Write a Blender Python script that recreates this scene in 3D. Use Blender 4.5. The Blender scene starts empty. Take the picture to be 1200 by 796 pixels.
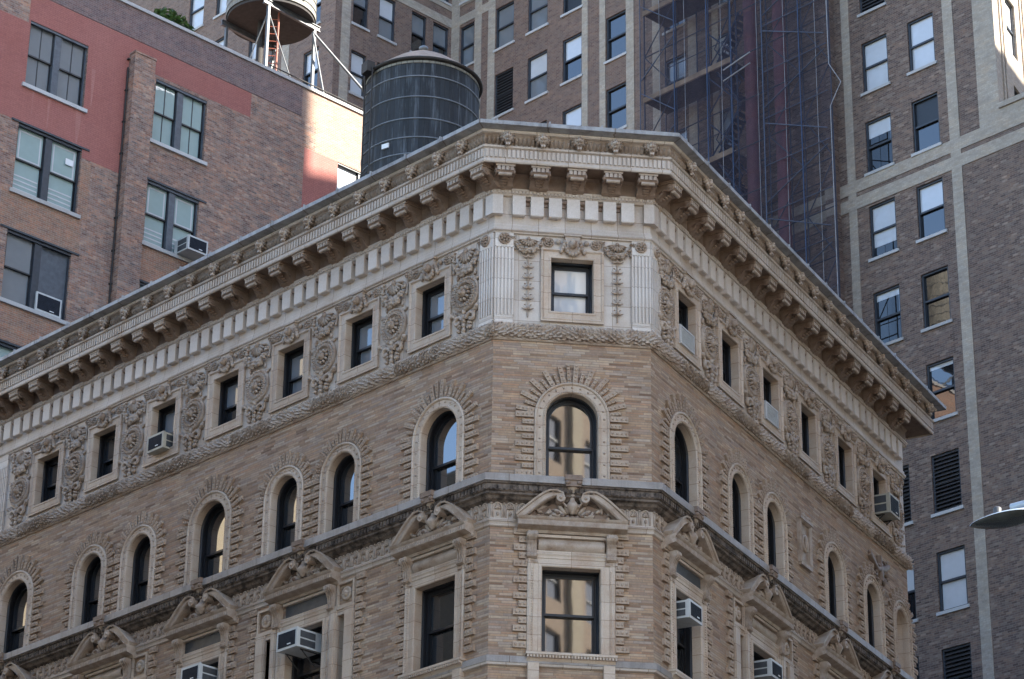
import bpy, math, random
from mathutils import Vector, Matrix, noise
random.seed(7)
C = bpy.context.scene.collection
PI = math.pi
R_ = math.radians

# ------------------------------------------------------------------ helpers
class MB:
    """collects geometry in local coordinates: x right along a facade, y inward, z up"""
    def __init__(s):
        s.v = []; s.f = []; s.m = []; s.sm = []; s.uv = []
    def face(s, pts, mat=0, smooth=False, uv=None):
        b = len(s.v); s.v += [tuple(p) for p in pts]
        s.f.append(tuple(range(b, b + len(pts)))); s.m.append(mat); s.sm.append(smooth); s.uv.append(uv)
    def grid(s, rows, mat=0, smooth=True, closeu=False, uvs=None):
        n = len(rows[0]); b = len(s.v)
        for r in rows: s.v += [tuple(p) for p in r]
        for i in range(len(rows) - 1):
            for j in range(n if closeu else n - 1):
                k = (j + 1) % n
                s.f.append((b + i*n + j, b + i*n + k, b + (i+1)*n + k, b + (i+1)*n + j))
                s.m.append(mat); s.sm.append(smooth)
                s.uv.append(None if uvs is None else [uvs[i][j], uvs[i][k], uvs[i+1][k], uvs[i+1][j]])
    def box(s, x0, x1, y0, y1, z0, z1, mat=0):
        if x0 > x1: x0, x1 = x1, x0
        if y0 > y1: y0, y1 = y1, y0
        if z0 > z1: z0, z1 = z1, z0
        p = [(x0,y0,z0),(x1,y0,z0),(x1,y1,z0),(x0,y1,z0),(x0,y0,z1),(x1,y0,z1),(x1,y1,z1),(x0,y1,z1)]
        b = len(s.v); s.v += p
        for q in ((0,1,5,4),(1,2,6,5),(2,3,7,6),(3,0,4,7),(4,5,6,7),(3,2,1,0)):
            s.f.append(tuple(b+i for i in q)); s.m.append(mat); s.sm.append(False); s.uv.append(None)
    def obox(s, c, hx, hy, hz, rot, mat=0):
        """box about c with half sizes, turned by angle rot in the x-z plane"""
        ca, sa = math.cos(rot), math.sin(rot); P = []
        for z in (-hz, hz):
            for x, y in ((-hx,-hy),(hx,-hy),(hx,hy),(-hx,hy)):
                P.append((c[0] + x*ca - z*sa, c[1] + y, c[2] + x*sa + z*ca))
        b = len(s.v); s.v += P
        for q in ((0,1,5,4),(1,2,6,5),(2,3,7,6),(3,0,4,7),(4,5,6,7),(3,2,1,0)):
            s.f.append(tuple(b+i for i in q)); s.m.append(mat); s.sm.append(False); s.uv.append(None)
    def prism(s, poly, y0, y1, mat=0, smooth=False):
        """polygon in x-z pushed from y0 to y1"""
        n = len(poly)
        s.face([(x, y0, z) for x, z in poly], mat); s.face([(x, y1, z) for x, z in reversed(poly)], mat)
        for i in range(n):
            a, b = poly[i], poly[(i+1) % n]
            s.face([(a[0],y0,a[1]),(a[0],y1,a[1]),(b[0],y1,b[1]),(b[0],y0,b[1])], mat, smooth)
    def prism_x(s, poly, x0, x1, mat=0, smooth=False):
        """polygon in y-z pushed from x0 to x1"""
        n = len(poly)
        s.face([(x0, y, z) for y, z in poly], mat); s.face([(x1, y, z) for y, z in reversed(poly)], mat)
        for i in range(n):
            a, b = poly[i], poly[(i+1) % n]
            s.face([(x0,a[0],a[1]),(x1,a[0],a[1]),(x1,b[0],b[1]),(x0,b[0],b[1])], mat, smooth)
    def ell(s, c, rx, ry, rz, n=8, m=5, rot=0.0, mat=0):
        ca, sa = math.cos(rot), math.sin(rot); rows = []
        for i in range(m + 1):
            t = PI * i / m; row = []
            for j in range(n):
                p = 2*PI*j/n
                x, y, z = rx*math.sin(t)*math.cos(p), ry*math.sin(t)*math.sin(p), rz*math.cos(t)
                row.append((c[0] + x*ca - z*sa, c[1] + y, c[2] + x*sa + z*ca))
            rows.append(row)
        s.grid(rows, mat, True, True)
    def tube(s, pts, r, n=6, mat=0, smooth=True):
        pts = [Vector(p) for p in pts]; rows = []
        rr = r if isinstance(r, (list, tuple)) else [r]*len(pts)
        for i, p in enumerate(pts):
            t = (pts[min(i+1, len(pts)-1)] - pts[max(i-1, 0)]).normalized()
            a = t.cross(Vector((0,1,0)) if abs(t.y) < .9 else Vector((1,0,0))).normalized(); b = t.cross(a)
            rows.append([tuple(p + rr[i]*(math.cos(2*PI*k/n)*a + math.sin(2*PI*k/n)*b)) for k in range(n)])
        s.grid(rows, mat, smooth, True)
        s.face(rows[0][::-1], mat); s.face(rows[-1], mat)
    def lathe_y(s, c, prof, n=20, mat=0, sx=1.0):
        s.grid([[(c[0] + sx*r*math.cos(2*PI*k/n), c[1] + y, c[2] + r*math.sin(2*PI*k/n)) for k in range(n)] for r, y in prof], mat, True, True)
    def lathe_z(s, c, prof, n=24, mat=0, smooth=True, vs=1.0):
        rows = [[(c[0] + r*math.cos(2*PI*k/n), c[1] + r*math.sin(2*PI*k/n), c[2] + z) for k in range(n)] for r, z in prof]
        s.grid(rows, mat, smooth, True)
    def arch(s, cx, zs, zb, prof, n=18, mat=0, smooth=True):
        rows = []
        for r, y in prof:
            row = [(cx - r, y, zb)]
            for k in range(n + 1):
                a = PI - PI*k/n
                row.append((cx + r*math.cos(a), y, zs + r*math.sin(a)))
            row.append((cx + r, y, zb)); rows.append(row)
        s.grid(rows, mat, False)
    def frame(s, x0, x1, z0, z1, prof, mat=0, open_bottom=False):
        rows = []
        for o, y in prof:
            row = [(x0-o,y,z0-o),(x0-o,y,z1+o),(x1+o,y,z1+o),(x1+o,y,z0-o)]
            if open_bottom: row = [(x0-o,y,z0),(x0-o,y,z1+o),(x1+o,y,z1+o),(x1+o,y,z0)]
            rows.append(row)
        s.grid(rows, mat, False, not open_bottom)
    def wall(s, x0, x1, z0, z1, holes, y=0.0, mat=0, reveal=0.0, rmat=None):
        """sheet with rectangular (a,b,c,d) or arched (a,b,c,spring,'arch') openings and their reveals"""
        xs = sorted({x0, x1} | {h[0] for h in holes} | {h[1] for h in holes})
        zt = lambda h: h[3] + (h[1]-h[0])/2 if len(h) > 4 else h[3]
        zs = sorted({z0, z1} | {h[2] for h in holes} | {zt(h) for h in holes})
        xs = [x for x in xs if x0 <= x <= x1]; zs = [z for z in zs if z0 <= z <= z1]  # brick lightened here to strengthen the sun patch
        for i in range(len(xs)-1):
            for j in range(len(zs)-1):
                mx, mz = (xs[i]+xs[i+1])/2, (zs[j]+zs[j+1])/2
                if any(h[0] < mx < h[1] and h[2] < mz < zt(h) for h in holes): continue
                s.face([(xs[i],y,zs[j]),(xs[i+1],y,zs[j]),(xs[i+1],y,zs[j+1]),(xs[i],y,zs[j+1])], mat)
        rm = mat if rmat is None else rmat
        for h in holes:
            if len(h) > 4:
                r = (h[1]-h[0])/2; cx = (h[0]+h[1])/2; n = 16; top = h[3]+r
                P = [(cx - r*math.cos(PI*k/n), h[3] + r*math.sin(PI*k/n)) for k in range(n+1)]
                for a, b in zip(P, P[1:]):
                    s.face([(a[0],y,a[1]),(b[0],y,b[1]),(b[0],y,top),(a[0],y,top)], mat)
                if reveal: s.arch(cx, h[3], h[2], [(r, y), (r, y+reveal)], mat=rm)
            elif reveal:
                s.frame(h[0], h[1], h[2], h[3], [(0, y), (0, y+reveal)], mat=rm)
    def mesh(s, name, mats, uvoff=0.0, uvscale=1.0, tri=False):
        me = bpy.data.meshes.new(name); me.from_pydata(s.v, [], s.f)
        for m in (mats if isinstance(mats, (list, tuple)) else [mats]): me.materials.append(m)
        me.polygons.foreach_set('material_index', s.m); me.polygons.foreach_set('use_smooth', s.sm)
        uvl = me.uv_layers.new(name='uv'); data = []
        me.update()
        for p, uv in zip(me.polygons, s.uv):
            if uv is not None:
                for q in uv: data += [q[0] + uvoff, q[1]]
                continue
            n = p.normal; ax, ay, az = abs(n.x), abs(n.y), abs(n.z)
            for vi in p.vertices:
                x, y, z = s.v[vi]
                if ay >= ax and ay >= az: data += [x + uvoff, z]
                elif ax >= az: data += [y + uvoff + .37, z]
                else: data += [x + uvoff, y]
        uvl.data.foreach_set('uv', data)
        return me

WM = {}
def put(name, mesh, M=None, parent=None):
    o = bpy.data.objects.new(name, mesh); C.objects.link(o)
    M = M or Matrix.Identity(4)
    WM[o.name] = M.copy()
    if parent is not None:
        o.parent = parent; o.matrix_basis = WM[parent.name].inverted() @ M
    else:
        o.matrix_basis = M
    return o
def T(x, y, z): return Matrix.Translation((x, y, z))
def frm(o, xd, yd):
    xd = Vector(xd); yd = Vector(yd); z = Vector((0,0,1))
    M = Matrix.Identity(4)
    for i in range(3):
        M[i][0] = xd[i]; M[i][1] = yd[i]; M[i][2] = z[i]; M[i][3] = o[i]
    return M
def tag(o, label, cat, group=None, kind=None):
    o['label'] = label
    if cat: o['category'] = cat
    if group: o['group'] = group
    if kind: o['kind'] = kind
    return o
def thing(name, loc, label, cat, group=None):
    return tag(put(name, None, T(*loc)), label, cat, group)
def structure(name, mb, mat, label):
    o = put(name, mb.mesh(name, mat)); o['kind'] = 'structure'; o['label'] = label
    return o

# ------------------------------------------------------------------ materials
def newmat(name):
    m = bpy.data.materials.new(name); m.use_nodes = True
    nt = m.node_tree; nt.nodes.clear()
    out = nt.nodes.new('ShaderNodeOutputMaterial'); b = nt.nodes.new('ShaderNodeBsdfPrincipled')
    nt.links.new(b.outputs[0], out.inputs[0])
    return m, nt, b
class N:
    def __init__(s, nt): s.nt = nt
    def new(s, t, **kw):
        n = s.nt.nodes.new(t)
        for k, v in kw.items(): setattr(n, k, v)
        return n
    def link(s, a, b): s.nt.links.new(a, b)
    def val(s, sock, x):
        if hasattr(x, 'is_linked') or hasattr(x, 'links'): s.link(x, sock)
        else: sock.default_value = x
    def math(s, op, a, b=0.0, c=None, clamp=False):
        n = s.new('ShaderNodeMath', operation=op); n.use_clamp = clamp
        s.val(n.inputs[0], a); s.val(n.inputs[1], b)
        if c is not None: s.val(n.inputs[2], c)
        return n.outputs[0]
    def mix(s, fac, a, b, mode='MIX'):
        n = s.new('ShaderNodeMix', data_type='RGBA', blend_type=mode)
        s.val(n.inputs[0], fac); s.val(n.inputs[6], a if not isinstance(a, tuple) else (*a, 1)[:4]); s.val(n.inputs[7], b if not isinstance(b, tuple) else (*b, 1)[:4])
        return n.outputs[2]
    def noise(s, scale, detail=4, rough=.55, vec=None, dim='3D'):
        n = s.new('ShaderNodeTexNoise'); n.inputs['Scale'].default_value = scale; n.inputs['Detail'].default_value = detail; n.inputs['Roughness'].default_value = rough
        if vec is not None: s.link(vec, n.inputs['Vector'])
        return n.outputs['Fac']
    def ramp(s, fac, stops, interp='LINEAR'):
        n = s.new('ShaderNodeValToRGB'); n.color_ramp.interpolation = interp
        e = n.color_ramp.elements
        while len(e) < len(stops): e.new(.5)
        for el, (p, c) in zip(e, stops): el.position = p; el.color = (*c, 1) if len(c) == 3 else c
        s.link(fac, n.inputs[0]); return n.outputs[0]
    def mrange(s, x, a, b, c=0.0, d=1.0):
        n = s.new('ShaderNodeMapRange'); s.val(n.inputs[0], x)
        for i, q in enumerate((a, b, c, d)): n.inputs[i+1].default_value = q
        return n.outputs[0]
    def uv(s): return s.new('ShaderNodeTexCoord').outputs['UV']
    def obj(s): return s.new('ShaderNodeTexCoord').outputs['Object']
    def scalev(s, vec, x, y, z):
        n = s.new('ShaderNodeMapping'); n.inputs['Scale'].default_value = (x, y, z); s.link(vec, n.inputs['Vector']); return n.outputs[0]
    def bump(s, h, strength, dist):
        n = s.new('ShaderNodeBump'); n.inputs['Strength'].default_value = strength; n.inputs['Distance'].default_value = dist
        s.link(h, n.inputs['Height']); return n.outputs[0]

def brick_mat(name, cols, mortar, bw, bh, mw, rnd_off=False, stain=(.6, .55, .5), stain_amt=.35, stain_scale=.35, bump=.5, rough=.85, streak=0.0, grain=14, gamt=.35, patch=0.0, pscale=1.3):
    m, nt, b = newmat(name); n = N(nt)
    sx = n.new('ShaderNodeSeparateXYZ'); n.link(n.uv(), sx.inputs[0])
    u, v = sx.outputs[0], sx.outputs[1]
    rv = n.math('DIVIDE', v, bh); row = n.math('FLOOR', rv)
    if rnd_off:
        w = n.new('ShaderNodeTexWhiteNoise', noise_dimensions='1D'); n.link(row, w.inputs['W']); off = n.math('MULTIPLY', w.outputs['Value'], 1.0)
    else:
        off = n.math('MULTIPLY', n.math('MODULO', n.math('ABSOLUTE', row), 2.0), .5)
    cu = n.math('ADD', n.math('DIVIDE', u, bw), off); col = n.math('FLOOR', cu)
    cb = n.new('ShaderNodeCombineXYZ'); n.link(col, cb.inputs[0]); n.link(row, cb.inputs[1])
    wn = n.new('ShaderNodeTexWhiteNoise', noise_dimensions='2D'); n.link(cb.outputs[0], wn.inputs['Vector'])
    k = len(cols); base = n.ramp(wn.outputs['Value'], [(i/(k-1) if k > 1 else 0, c) for i, c in enumerate(cols)])
    fu = n.math('FRACT', cu); fv = n.math('FRACT', rv)
    eu = n.math('MULTIPLY', n.math('MINIMUM', fu, n.math('SUBTRACT', 1.0, fu)), bw)
    ev = n.math('MULTIPLY', n.math('MINIMUM', fv, n.math('SUBTRACT', 1.0, fv)), bh)
    e = n.mrange(n.math('MINIMUM', eu, ev), mw*.35, mw*.7)
    oc = n.obj()
    big = n.noise(stain_scale, 5, .6, oc); fine = n.noise(grain, 3, .6, oc); mid = n.noise(2.3, 4, .6, oc)
    st = n.mix(n.math('MULTIPLY', n.mrange(big, .38, .68), stain_amt), base, stain, 'MULTIPLY')
    st = n.mix(n.math('MULTIPLY', n.mrange(mid, .45, .75), .3), st, n.mix(1.0, st, (.72, .7, .68), 'MULTIPLY'))
    st = n.mix(gamt, st, n.ramp(fine, [(.25, (.5, .48, .46)), (.75, (1.4, 1.36, 1.32))]), 'MULTIPLY')
    if streak:
        sk = n.noise(1.0, 4, .6, n.scalev(oc, 2.2, 2.2, .12))
        st = n.mix(n.math('MULTIPLY', n.mrange(sk, .5, .72), streak), st, (.35, .33, .32), 'MULTIPLY')
    if patch:
        pn = n.noise(pscale, 5, .65, n.scalev(oc, 1, 1, 2.6))
        st = n.mix(patch, st, n.ramp(pn, [(.34, (.6, .61, .66)), (.5, (1, 1, 1)), (.66, (1.34, 1.14, .95))]), 'MULTIPLY')
    colr = n.mix(e, (*mortar, 1), st)
    n.link(colr, b.inputs['Base Color']); b.inputs['Roughness'].default_value = rough
    hh = n.math('ADD', n.math('MULTIPLY', e, 1.0), n.math('ADD', n.math('MULTIPLY', wn.outputs['Value'], .35), n.math('MULTIPLY', fine, .5)))
    n.link(n.bump(hh, bump, .008), b.inputs['Normal'])
    return m

def stone_mat(name, col, dirt=(.55, .42, .3), dirt_amt=.6, scale=1.6, rough=.7, joints=None, bump=.3, lo=.45, hi=.72, rain=0.0, spec=.4):
    m, nt, b = newmat(name); n = N(nt)
    oc = n.obj()
    a = n.noise(scale, 6, .65, oc); f = n.noise(30, 3, .6, oc)
    c = n.mix(n.math('MULTIPLY', n.mrange(a, lo, hi), dirt_amt), (*col, 1), dirt, 'MULTIPLY')
    oi = n.new('ShaderNodeObjectInfo').outputs['Random']
    c = n.mix(1.0, c, n.ramp(oi, [(0, (.86,.83,.8)), (.5, (1,1,1)), (1, (1.07,1.06,1.05))]), 'MULTIPLY')
    c = n.mix(.3, c, n.ramp(f, [(.3, (.7, .69, .67)), (.7, (1.2, 1.2, 1.2))]), 'MULTIPLY')
    h = f
    if rain:
        sk = n.noise(1.0, 5, .65, n.scalev(oc, 3.5, 3.5, .3))
        c = n.mix(n.math('MULTIPLY', n.mrange(sk, .48, .7), rain), c, (.3, .27, .25), 'MULTIPLY')
    if joints:
        bw, bh, mw = joints
        sx = n.new('ShaderNodeSeparateXYZ'); n.link(n.uv(), sx.inputs[0])
        rv = n.math('DIVIDE', sx.outputs[1], bh); cu = n.math('DIVIDE', sx.outputs[0], bw)
        cb = n.new('ShaderNodeCombineXYZ'); n.link(n.math('FLOOR', cu), cb.inputs[0]); n.link(n.math('FLOOR', rv), cb.inputs[1])
        wn = n.new('ShaderNodeTexWhiteNoise', noise_dimensions='2D'); n.link(cb.outputs[0], wn.inputs['Vector'])
        c = n.mix(.55, c, n.ramp(wn.outputs['Value'], [(0, (.78, .75, .71)), (.5, (1, 1, 1)), (1, (1.08, 1.09, 1.1))]), 'MULTIPLY')
        fu = n.math('FRACT', cu); fv = n.math('FRACT', rv)
        eu = n.math('MULTIPLY', n.math('MINIMUM', fu, n.math('SUBTRACT', 1.0, fu)), bw)
        ev = n.math('MULTIPLY', n.math('MINIMUM', fv, n.math('SUBTRACT', 1.0, fv)), bh)
        e = n.mrange(n.math('MINIMUM', eu, ev), mw*.4, mw)
        c = n.mix(e, n.mix(1.0, c, (.5, .42, .36), 'MULTIPLY'), c)
        h = n.math('ADD', e, n.math('MULTIPLY', f, .4))
    n.link(c, b.inputs['Base Color']); b.inputs['Roughness'].default_value = rough
    b.inputs['Specular IOR Level'].default_value = spec
    n.link(n.bump(h, bump, .006), b.inputs['Normal'])
    return m

def plain_mat(name, col, rough=.5, metal=0.0, var=.25, scale=6.0, bump=0.0, spec=.5):
    m, nt, b = newmat(name); n = N(nt); oc = n.obj()
    a = n.noise(scale, 4, .6, oc)
    c = n.mix(1.0, (*col, 1), n.ramp(a, [(.3, (1-var,)*3), (.7, (1+var*.6,)*3)]), 'MULTIPLY')
    c = n.mix(1.0, c, n.ramp(n.new('ShaderNodeObjectInfo').outputs['Random'], [(0, (.88,)*3), (1, (1.1,)*3)]), 'MULTIPLY')
    n.link(c, b.inputs['Base Color']); b.inputs['Roughness'].default_value = rough; b.inputs['Metallic'].default_value = metal
    b.inputs['Specular IOR Level'].default_value = spec
    if bump: n.link(n.bump(a, bump, .01), b.inputs['Normal'])
    return m

def glass_mat(name, col, ior=2.0, wave=.02, wscale=1.6, lo=.92, hi=1.05):
    m, nt, b = newmat(name); n = N(nt); oc = n.obj()
    a = n.noise(wscale, 2, .5, oc)
    c = n.mix(1.0, (*col, 1), n.ramp(n.noise(1.3, 3, .6, oc), [(.3, (lo,)*3), (.7, (hi,)*3)]), 'MULTIPLY')
    n.link(c, b.inputs['Base Color']); b.inputs['Roughness'].default_value = .02; b.inputs['IOR'].default_value = ior
    n.link(n.bump(a, wave, .25), b.inputs['Normal'])
    return m

M = {}
M['roman'] = brick_mat('roman_brick', [(.2,.12,.076),(.325,.21,.13),(.39,.262,.165),(.425,.297,.193),(.338,.23,.158),(.465,.37,.28),(.4,.24,.145),(.305,.232,.182),(.485,.37,.255),(.275,.168,.108),(.405,.32,.255)], (.23,.175,.125), .40, .06, .010, True, (.74,.66,.66), .5, .3, .5, streak=.22, patch=.4)
M['quoin'] = stone_mat('tan_terracotta_blocks', (.4,.3,.22), (.6,.48,.38), .7, 2.2, .65, rain=.15)
M['terra'] = stone_mat('cream_terracotta', (.52,.44,.37), (.62,.5,.38), .6, .9, .55, joints=(.62,.46,.009), rain=.12)
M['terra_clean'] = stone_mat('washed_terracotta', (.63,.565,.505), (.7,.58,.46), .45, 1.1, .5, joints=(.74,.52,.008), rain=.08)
M['orn'] = stone_mat('carved_terracotta', (.42,.335,.265), (.5,.37,.26), .8, 3.2, .55, rain=.15)
M['ornd'] = stone_mat('stained_shaded_terracotta', (.235,.165,.12), (.5,.36,.26), .8, 2.6, .6, rain=.2)  # brown staining, also used to paint in shade under the cornice
M['cym'] = stone_mat('darker_carved_terracotta', (.3,.23,.175), (.5,.4,.3), .8, 2.4, .6, rain=.2)  # darker tone for the leaf moulding and the lion manes
M['dent'] = stone_mat('cream_terracotta_block', (.6,.53,.47), (.66,.55,.45), .5, 1.3, .55, rain=.12)
M['jamb'] = stone_mat('pink_terracotta', (.51,.41,.32), (.7,.52,.4), .6, 1.3, .55, joints=(9.0,.42,.008), rain=.1)
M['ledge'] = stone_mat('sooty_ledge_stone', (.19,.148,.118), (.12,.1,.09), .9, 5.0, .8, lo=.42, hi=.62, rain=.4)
M['flash'] = stone_mat('grey_lead_flashing', (.31,.275,.25), (.6,.58,.56), .7, 1.6, .5, joints=(1.7,9,.012), rain=.4)
M['coping'] = stone_mat('weathered_sheet_metal', (.34,.335,.335), (.5,.5,.52), .8, 2.6, .5, joints=(1.25,9,.02), rain=.55)
M['black'] = plain_mat('black_window_paint', (.012,.012,.014), .4)
M['glass'] = glass_mat('dark_window_glass', (.012,.013,.015), 2.0, .006)
M['glassold'] = glass_mat('wavy_window_glass', (.012,.013,.015), 2.4, .004, .7)
M['shade'] = glass_mat('white_shade_behind_glass', (.52,.53,.55), 1.8, .006)
M['shadegrey'] = glass_mat('grey_curtain_behind_glass', (.17,.185,.2), 1.9, .006)
M['shadeteal'] = glass_mat('sky_teal_curtain_behind_glass', (.29,.385,.375), 1.9, .006)  # curtain tone with the teal of reflected sky put into the colour
M['acwhite'] = plain_mat('air_conditioner_case', (.5,.5,.48), .5, var=.12)
M['acbeige'] = plain_mat('yellowed_air_conditioner_case', (.42,.38,.3), .55, var=.25, scale=3)
M['acdark'] = plain_mat('air_conditioner_grille', (.022,.026,.036), .7, spec=.15)
M['acside'] = plain_mat('air_conditioner_side_louvre', (.055,.057,.06), .55)
M['redbrick'] = brick_mat('old_brown_brick', [(.195,.104,.075),(.31,.168,.115),(.375,.228,.16),(.235,.135,.104),(.405,.28,.207),(.175,.122,.106)], (.26,.225,.2), .21, .072, .012, False, (.6,.58,.62), .6, .3, .5, grain=5.5, gamt=.6, patch=1)
M['parbrick'] = brick_mat('purple_parapet_brick', [(.14,.085,.08),(.18,.108,.1),(.21,.135,.122),(.14,.1,.1)], (.23,.19,.175), .21, .072, .012, False, (.7,.68,.7), .4, .3, .5, grain=5.5, gamt=.6, patch=0.6)
M['orbrick'] = brick_mat('orange_infill_brick', [(.27,.13,.082),(.34,.17,.105),(.3,.18,.12),(.245,.135,.1)], (.3,.25,.2), .21, .072, .012, False, (.75,.72,.72), .4, .4, .5, grain=5.5, gamt=.6, patch=0.6)
M['sunbrick'] = brick_mat('sun_lightened_orange_brick', [(.26,.155,.11),(.32,.195,.14),(.3,.19,.14),(.35,.23,.17)], (.32,.26,.22), .21, .072, .012, False, (.85,.82,.8), .4, .4, .5, patch=0.5)  # orange brick with the sun patch's brightness put into its colour
M['redpaint'] = brick_mat('red_painted_brick', [(.31,.105,.084),(.325,.112,.09),(.295,.1,.08)], (.25,.085,.068), .21, .072, .012, False, (1.18,1.4,1.45), .7, .3, .35, streak=.12)
M['tower'] = brick_mat('dark_tower_brick', [(.1,.065,.052),(.165,.108,.083),(.218,.147,.112),(.125,.086,.072),(.29,.218,.172)], (.195,.156,.128), .24, .082, .014, False, (.62,.6,.64), .5, .16, .5, grain=5.5, gamt=.6, patch=0.55)
M['tower2'] = brick_mat('reddish_tower_brick', [(.14,.082,.062),(.19,.12,.09),(.215,.14,.105),(.165,.11,.09)], (.2,.165,.14), .24, .082, .014, False, (.72,.7,.72), .45, .2, .5, grain=5.5, gamt=.6, patch=0.5)
M['cream'] = brick_mat('cream_tower_brick', [(.36,.305,.245),(.4,.345,.28),(.435,.38,.315)], (.31,.265,.22), .24, .082, .01, False, (.75,.74,.74), .5, .4, .35, patch=0.4)
M['sill'] = stone_mat('pale_sill_stone', (.46,.45,.44), (.7,.68,.66), .4, 2.0, .6)
M['blueframe'] = plain_mat('dark_blue_grey_frame', (.028,.033,.042), .45)
M['greymull'] = plain_mat('grey_mullion_paint', (.075,.085,.1), .5)
M['louvre'] = plain_mat('dark_brown_louvre', (.025,.022,.024), .6)
M['roof'] = plain_mat('roof_felt', (.12,.118,.115), .9)
def wood_mat(name, cols, w, streakc, amt):
    m, nt, b = newmat(name); n = N(nt)
    sx = n.new('ShaderNodeSeparateXYZ'); n.link(n.uv(), sx.inputs[0])
    cu = n.math('DIVIDE', sx.outputs[0], w); col = n.math('FLOOR', cu)
    wn = n.new('ShaderNodeTexWhiteNoise', noise_dimensions='1D'); n.link(col, wn.inputs['W'])
    base = n.ramp(wn.outputs['Value'], [(i/(len(cols)-1), c) for i, c in enumerate(cols)])
    oc = n.obj(); st = n.noise(1.0, 5, .7, n.scalev(oc, 7, 7, .5)); f = n.noise(6, 5, .6, oc)
    c = n.mix(n.math('MULTIPLY', n.mrange(st, .52, .78), amt), base, streakc)
    c = n.mix(.5, c, n.ramp(f, [(.3, (.6,)*3), (.7, (1.25,)*3)]), 'MULTIPLY')
    fu = n.math('FRACT', cu); e = n.mrange(n.math('MINIMUM', fu, n.math('SUBTRACT', 1.0, fu)), .02, .1)
    c = n.mix(e, n.mix(1.0, c, (.4,.4,.4), 'MULTIPLY'), c)
    n.link(c, b.inputs['Base Color']); b.inputs['Roughness'].default_value = .75
    n.link(n.bump(n.math('ADD', e, n.math('MULTIPLY', f, .5)), .5, .012), b.inputs['Normal'])
    return m
M['tankblack'] = wood_mat('blackened_tank_staves', [(.008,.009,.011),(.017,.02,.024),(.011,.013,.017),(.026,.03,.036)], .14, (.15,.165,.185), .8)
M['tankgrey'] = wood_mat('silvered_tank_staves', [(.2,.185,.155),(.27,.25,.21),(.23,.22,.19)], .14, (.35,.33,.28), .5)
M['tankdark'] = plain_mat('tank_floor_timber', (.05,.045,.042), .9)
M['hoop'] = plain_mat('galvanised_hoop', (.19,.2,.215), .5, .3)
M['tankroof'] = plain_mat('rusty_tank_roof', (.4,.27,.19), .8, var=.4, scale=3)
M['rim'] = plain_mat('dark_roof_rim', (.03,.024,.02), .7)
M['steel'] = plain_mat('pale_painted_steel', (.13,.135,.14), .5, .2)
M['rustred'] = plain_mat('red_primer_steel', (.36,.11,.065), .6)
M['scafblue'] = plain_mat('blue_scaffold_paint', (.016,.036,.085), .5)
M['scafpole'] = plain_mat('grey_scaffold_tube', (.06,.07,.1), .45, .3)
M['whitepole'] = plain_mat('white_rope', (.3,.3,.31), .7)
M['plank'] = plain_mat('scaffold_plank', (.5,.35,.23), .8, scale=2)
M['deckunder'] = plain_mat('deck_underside', (.09,.08,.075), .9)
M['chute'] = plain_mat('faded_red_chute', (.19,.062,.075), .6, scale=2)
M['lamp'] = plain_mat('grey_lamp_casting', (.36,.41,.46), .4, .2, var=.1)
M['lampglass'] = plain_mat('lamp_underside', (.03,.034,.032), .25, var=.4)
M['leaf'] = plain_mat('roof_weed_leaf', (.09,.17,.035), .6)
M['leaf2'] = plain_mat('roof_weed_leaf_dark', (.05,.1,.025), .6)
M['soil'] = plain_mat('planter_soil', (.08,.06,.045), .95)
M['asphalt'] = plain_mat('asphalt', (.05,.05,.052), .85, scale=30)
M['walk'] = stone_mat('sidewalk_concrete', (.3,.29,.27), (.7,.68,.66), .5, 1.0, .85, joints=(1.5,1.5,.02))
M['kerb'] = plain_mat('granite_kerb', (.28,.27,.27), .8)
M['paint'] = plain_mat('road_paint', (.7,.7,.68), .7)
M['tan'] = brick_mat('tan_street_brick', [(.34,.24,.16),(.4,.28,.19),(.44,.33,.23),(.37,.27,.19)], (.3,.25,.2), .24, .082, .014, False, (.8,.78,.76), .4, .2, .4)
M['tancream'] = brick_mat('pale_street_brick', [(.45,.37,.25),(.5,.42,.29),(.47,.4,.29)], (.4,.35,.28), .24, .082, .01, False, (.8,.78,.76), .4, .2, .4)
M['paintpale'] = brick_mat('washed_red_paint', [(.36,.15,.125),(.38,.16,.135)], (.3,.12,.1), .21, .072, .012, False, (1.1,1.2,1.2), .6, .8, .35)
M['sign'] = plain_mat('white_paper_notice', (.75,.75,.75), .7, var=.05)
def netting_mat():
    m = bpy.data.materials.new('debris_netting'); m.use_nodes = True; nt = m.node_tree; nt.nodes.clear(); n = N(nt)
    out = n.new('ShaderNodeOutputMaterial'); tr = n.new('ShaderNodeBsdfTransparent'); df = n.new('ShaderNodeBsdfDiffuse')
    mx = n.new('ShaderNodeMixShader'); oc = n.obj()
    a = n.noise(1.2, 4, .6, n.scalev(oc, 1, 1, .25))
    df.inputs['Color'].default_value = (.055, .048, .06, 1)
    n.link(n.mrange(a, .3, .7, .38, .58), mx.inputs[0]); n.link(tr.outputs[0], mx.inputs[1]); n.link(df.outputs[0], mx.inputs[2]); n.link(mx.outputs[0], out.inputs[0])
    return m
M['net'] = netting_mat()

# ------------------------------------------------------------------ places
P1 = Vector((-42.089, 40.014, 28.6)); P2 = Vector((-39.862, 42.954, 28.6)); Z1 = 28.6
ANG = R_(72.497)
RD = Vector((-math.cos(ANG), math.sin(ANG), 0)); NR = Vector((math.sin(ANG), math.cos(ANG), 0))
CD = (P2 - P1).normalized(); CW = (P2 - P1).length; NC = Vector((CD.y, -CD.x, 0))
LW, RW = 25.0, 16.6                                   # widths of the long and the short street front
FL = frm(P1, (1,0,0), (0,1,0)); FC = frm(P1, CD, -NC); FR = frm(P2, RD, -NR)
PE = P2 + RD*RW
XR = P1.x - LW

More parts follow.
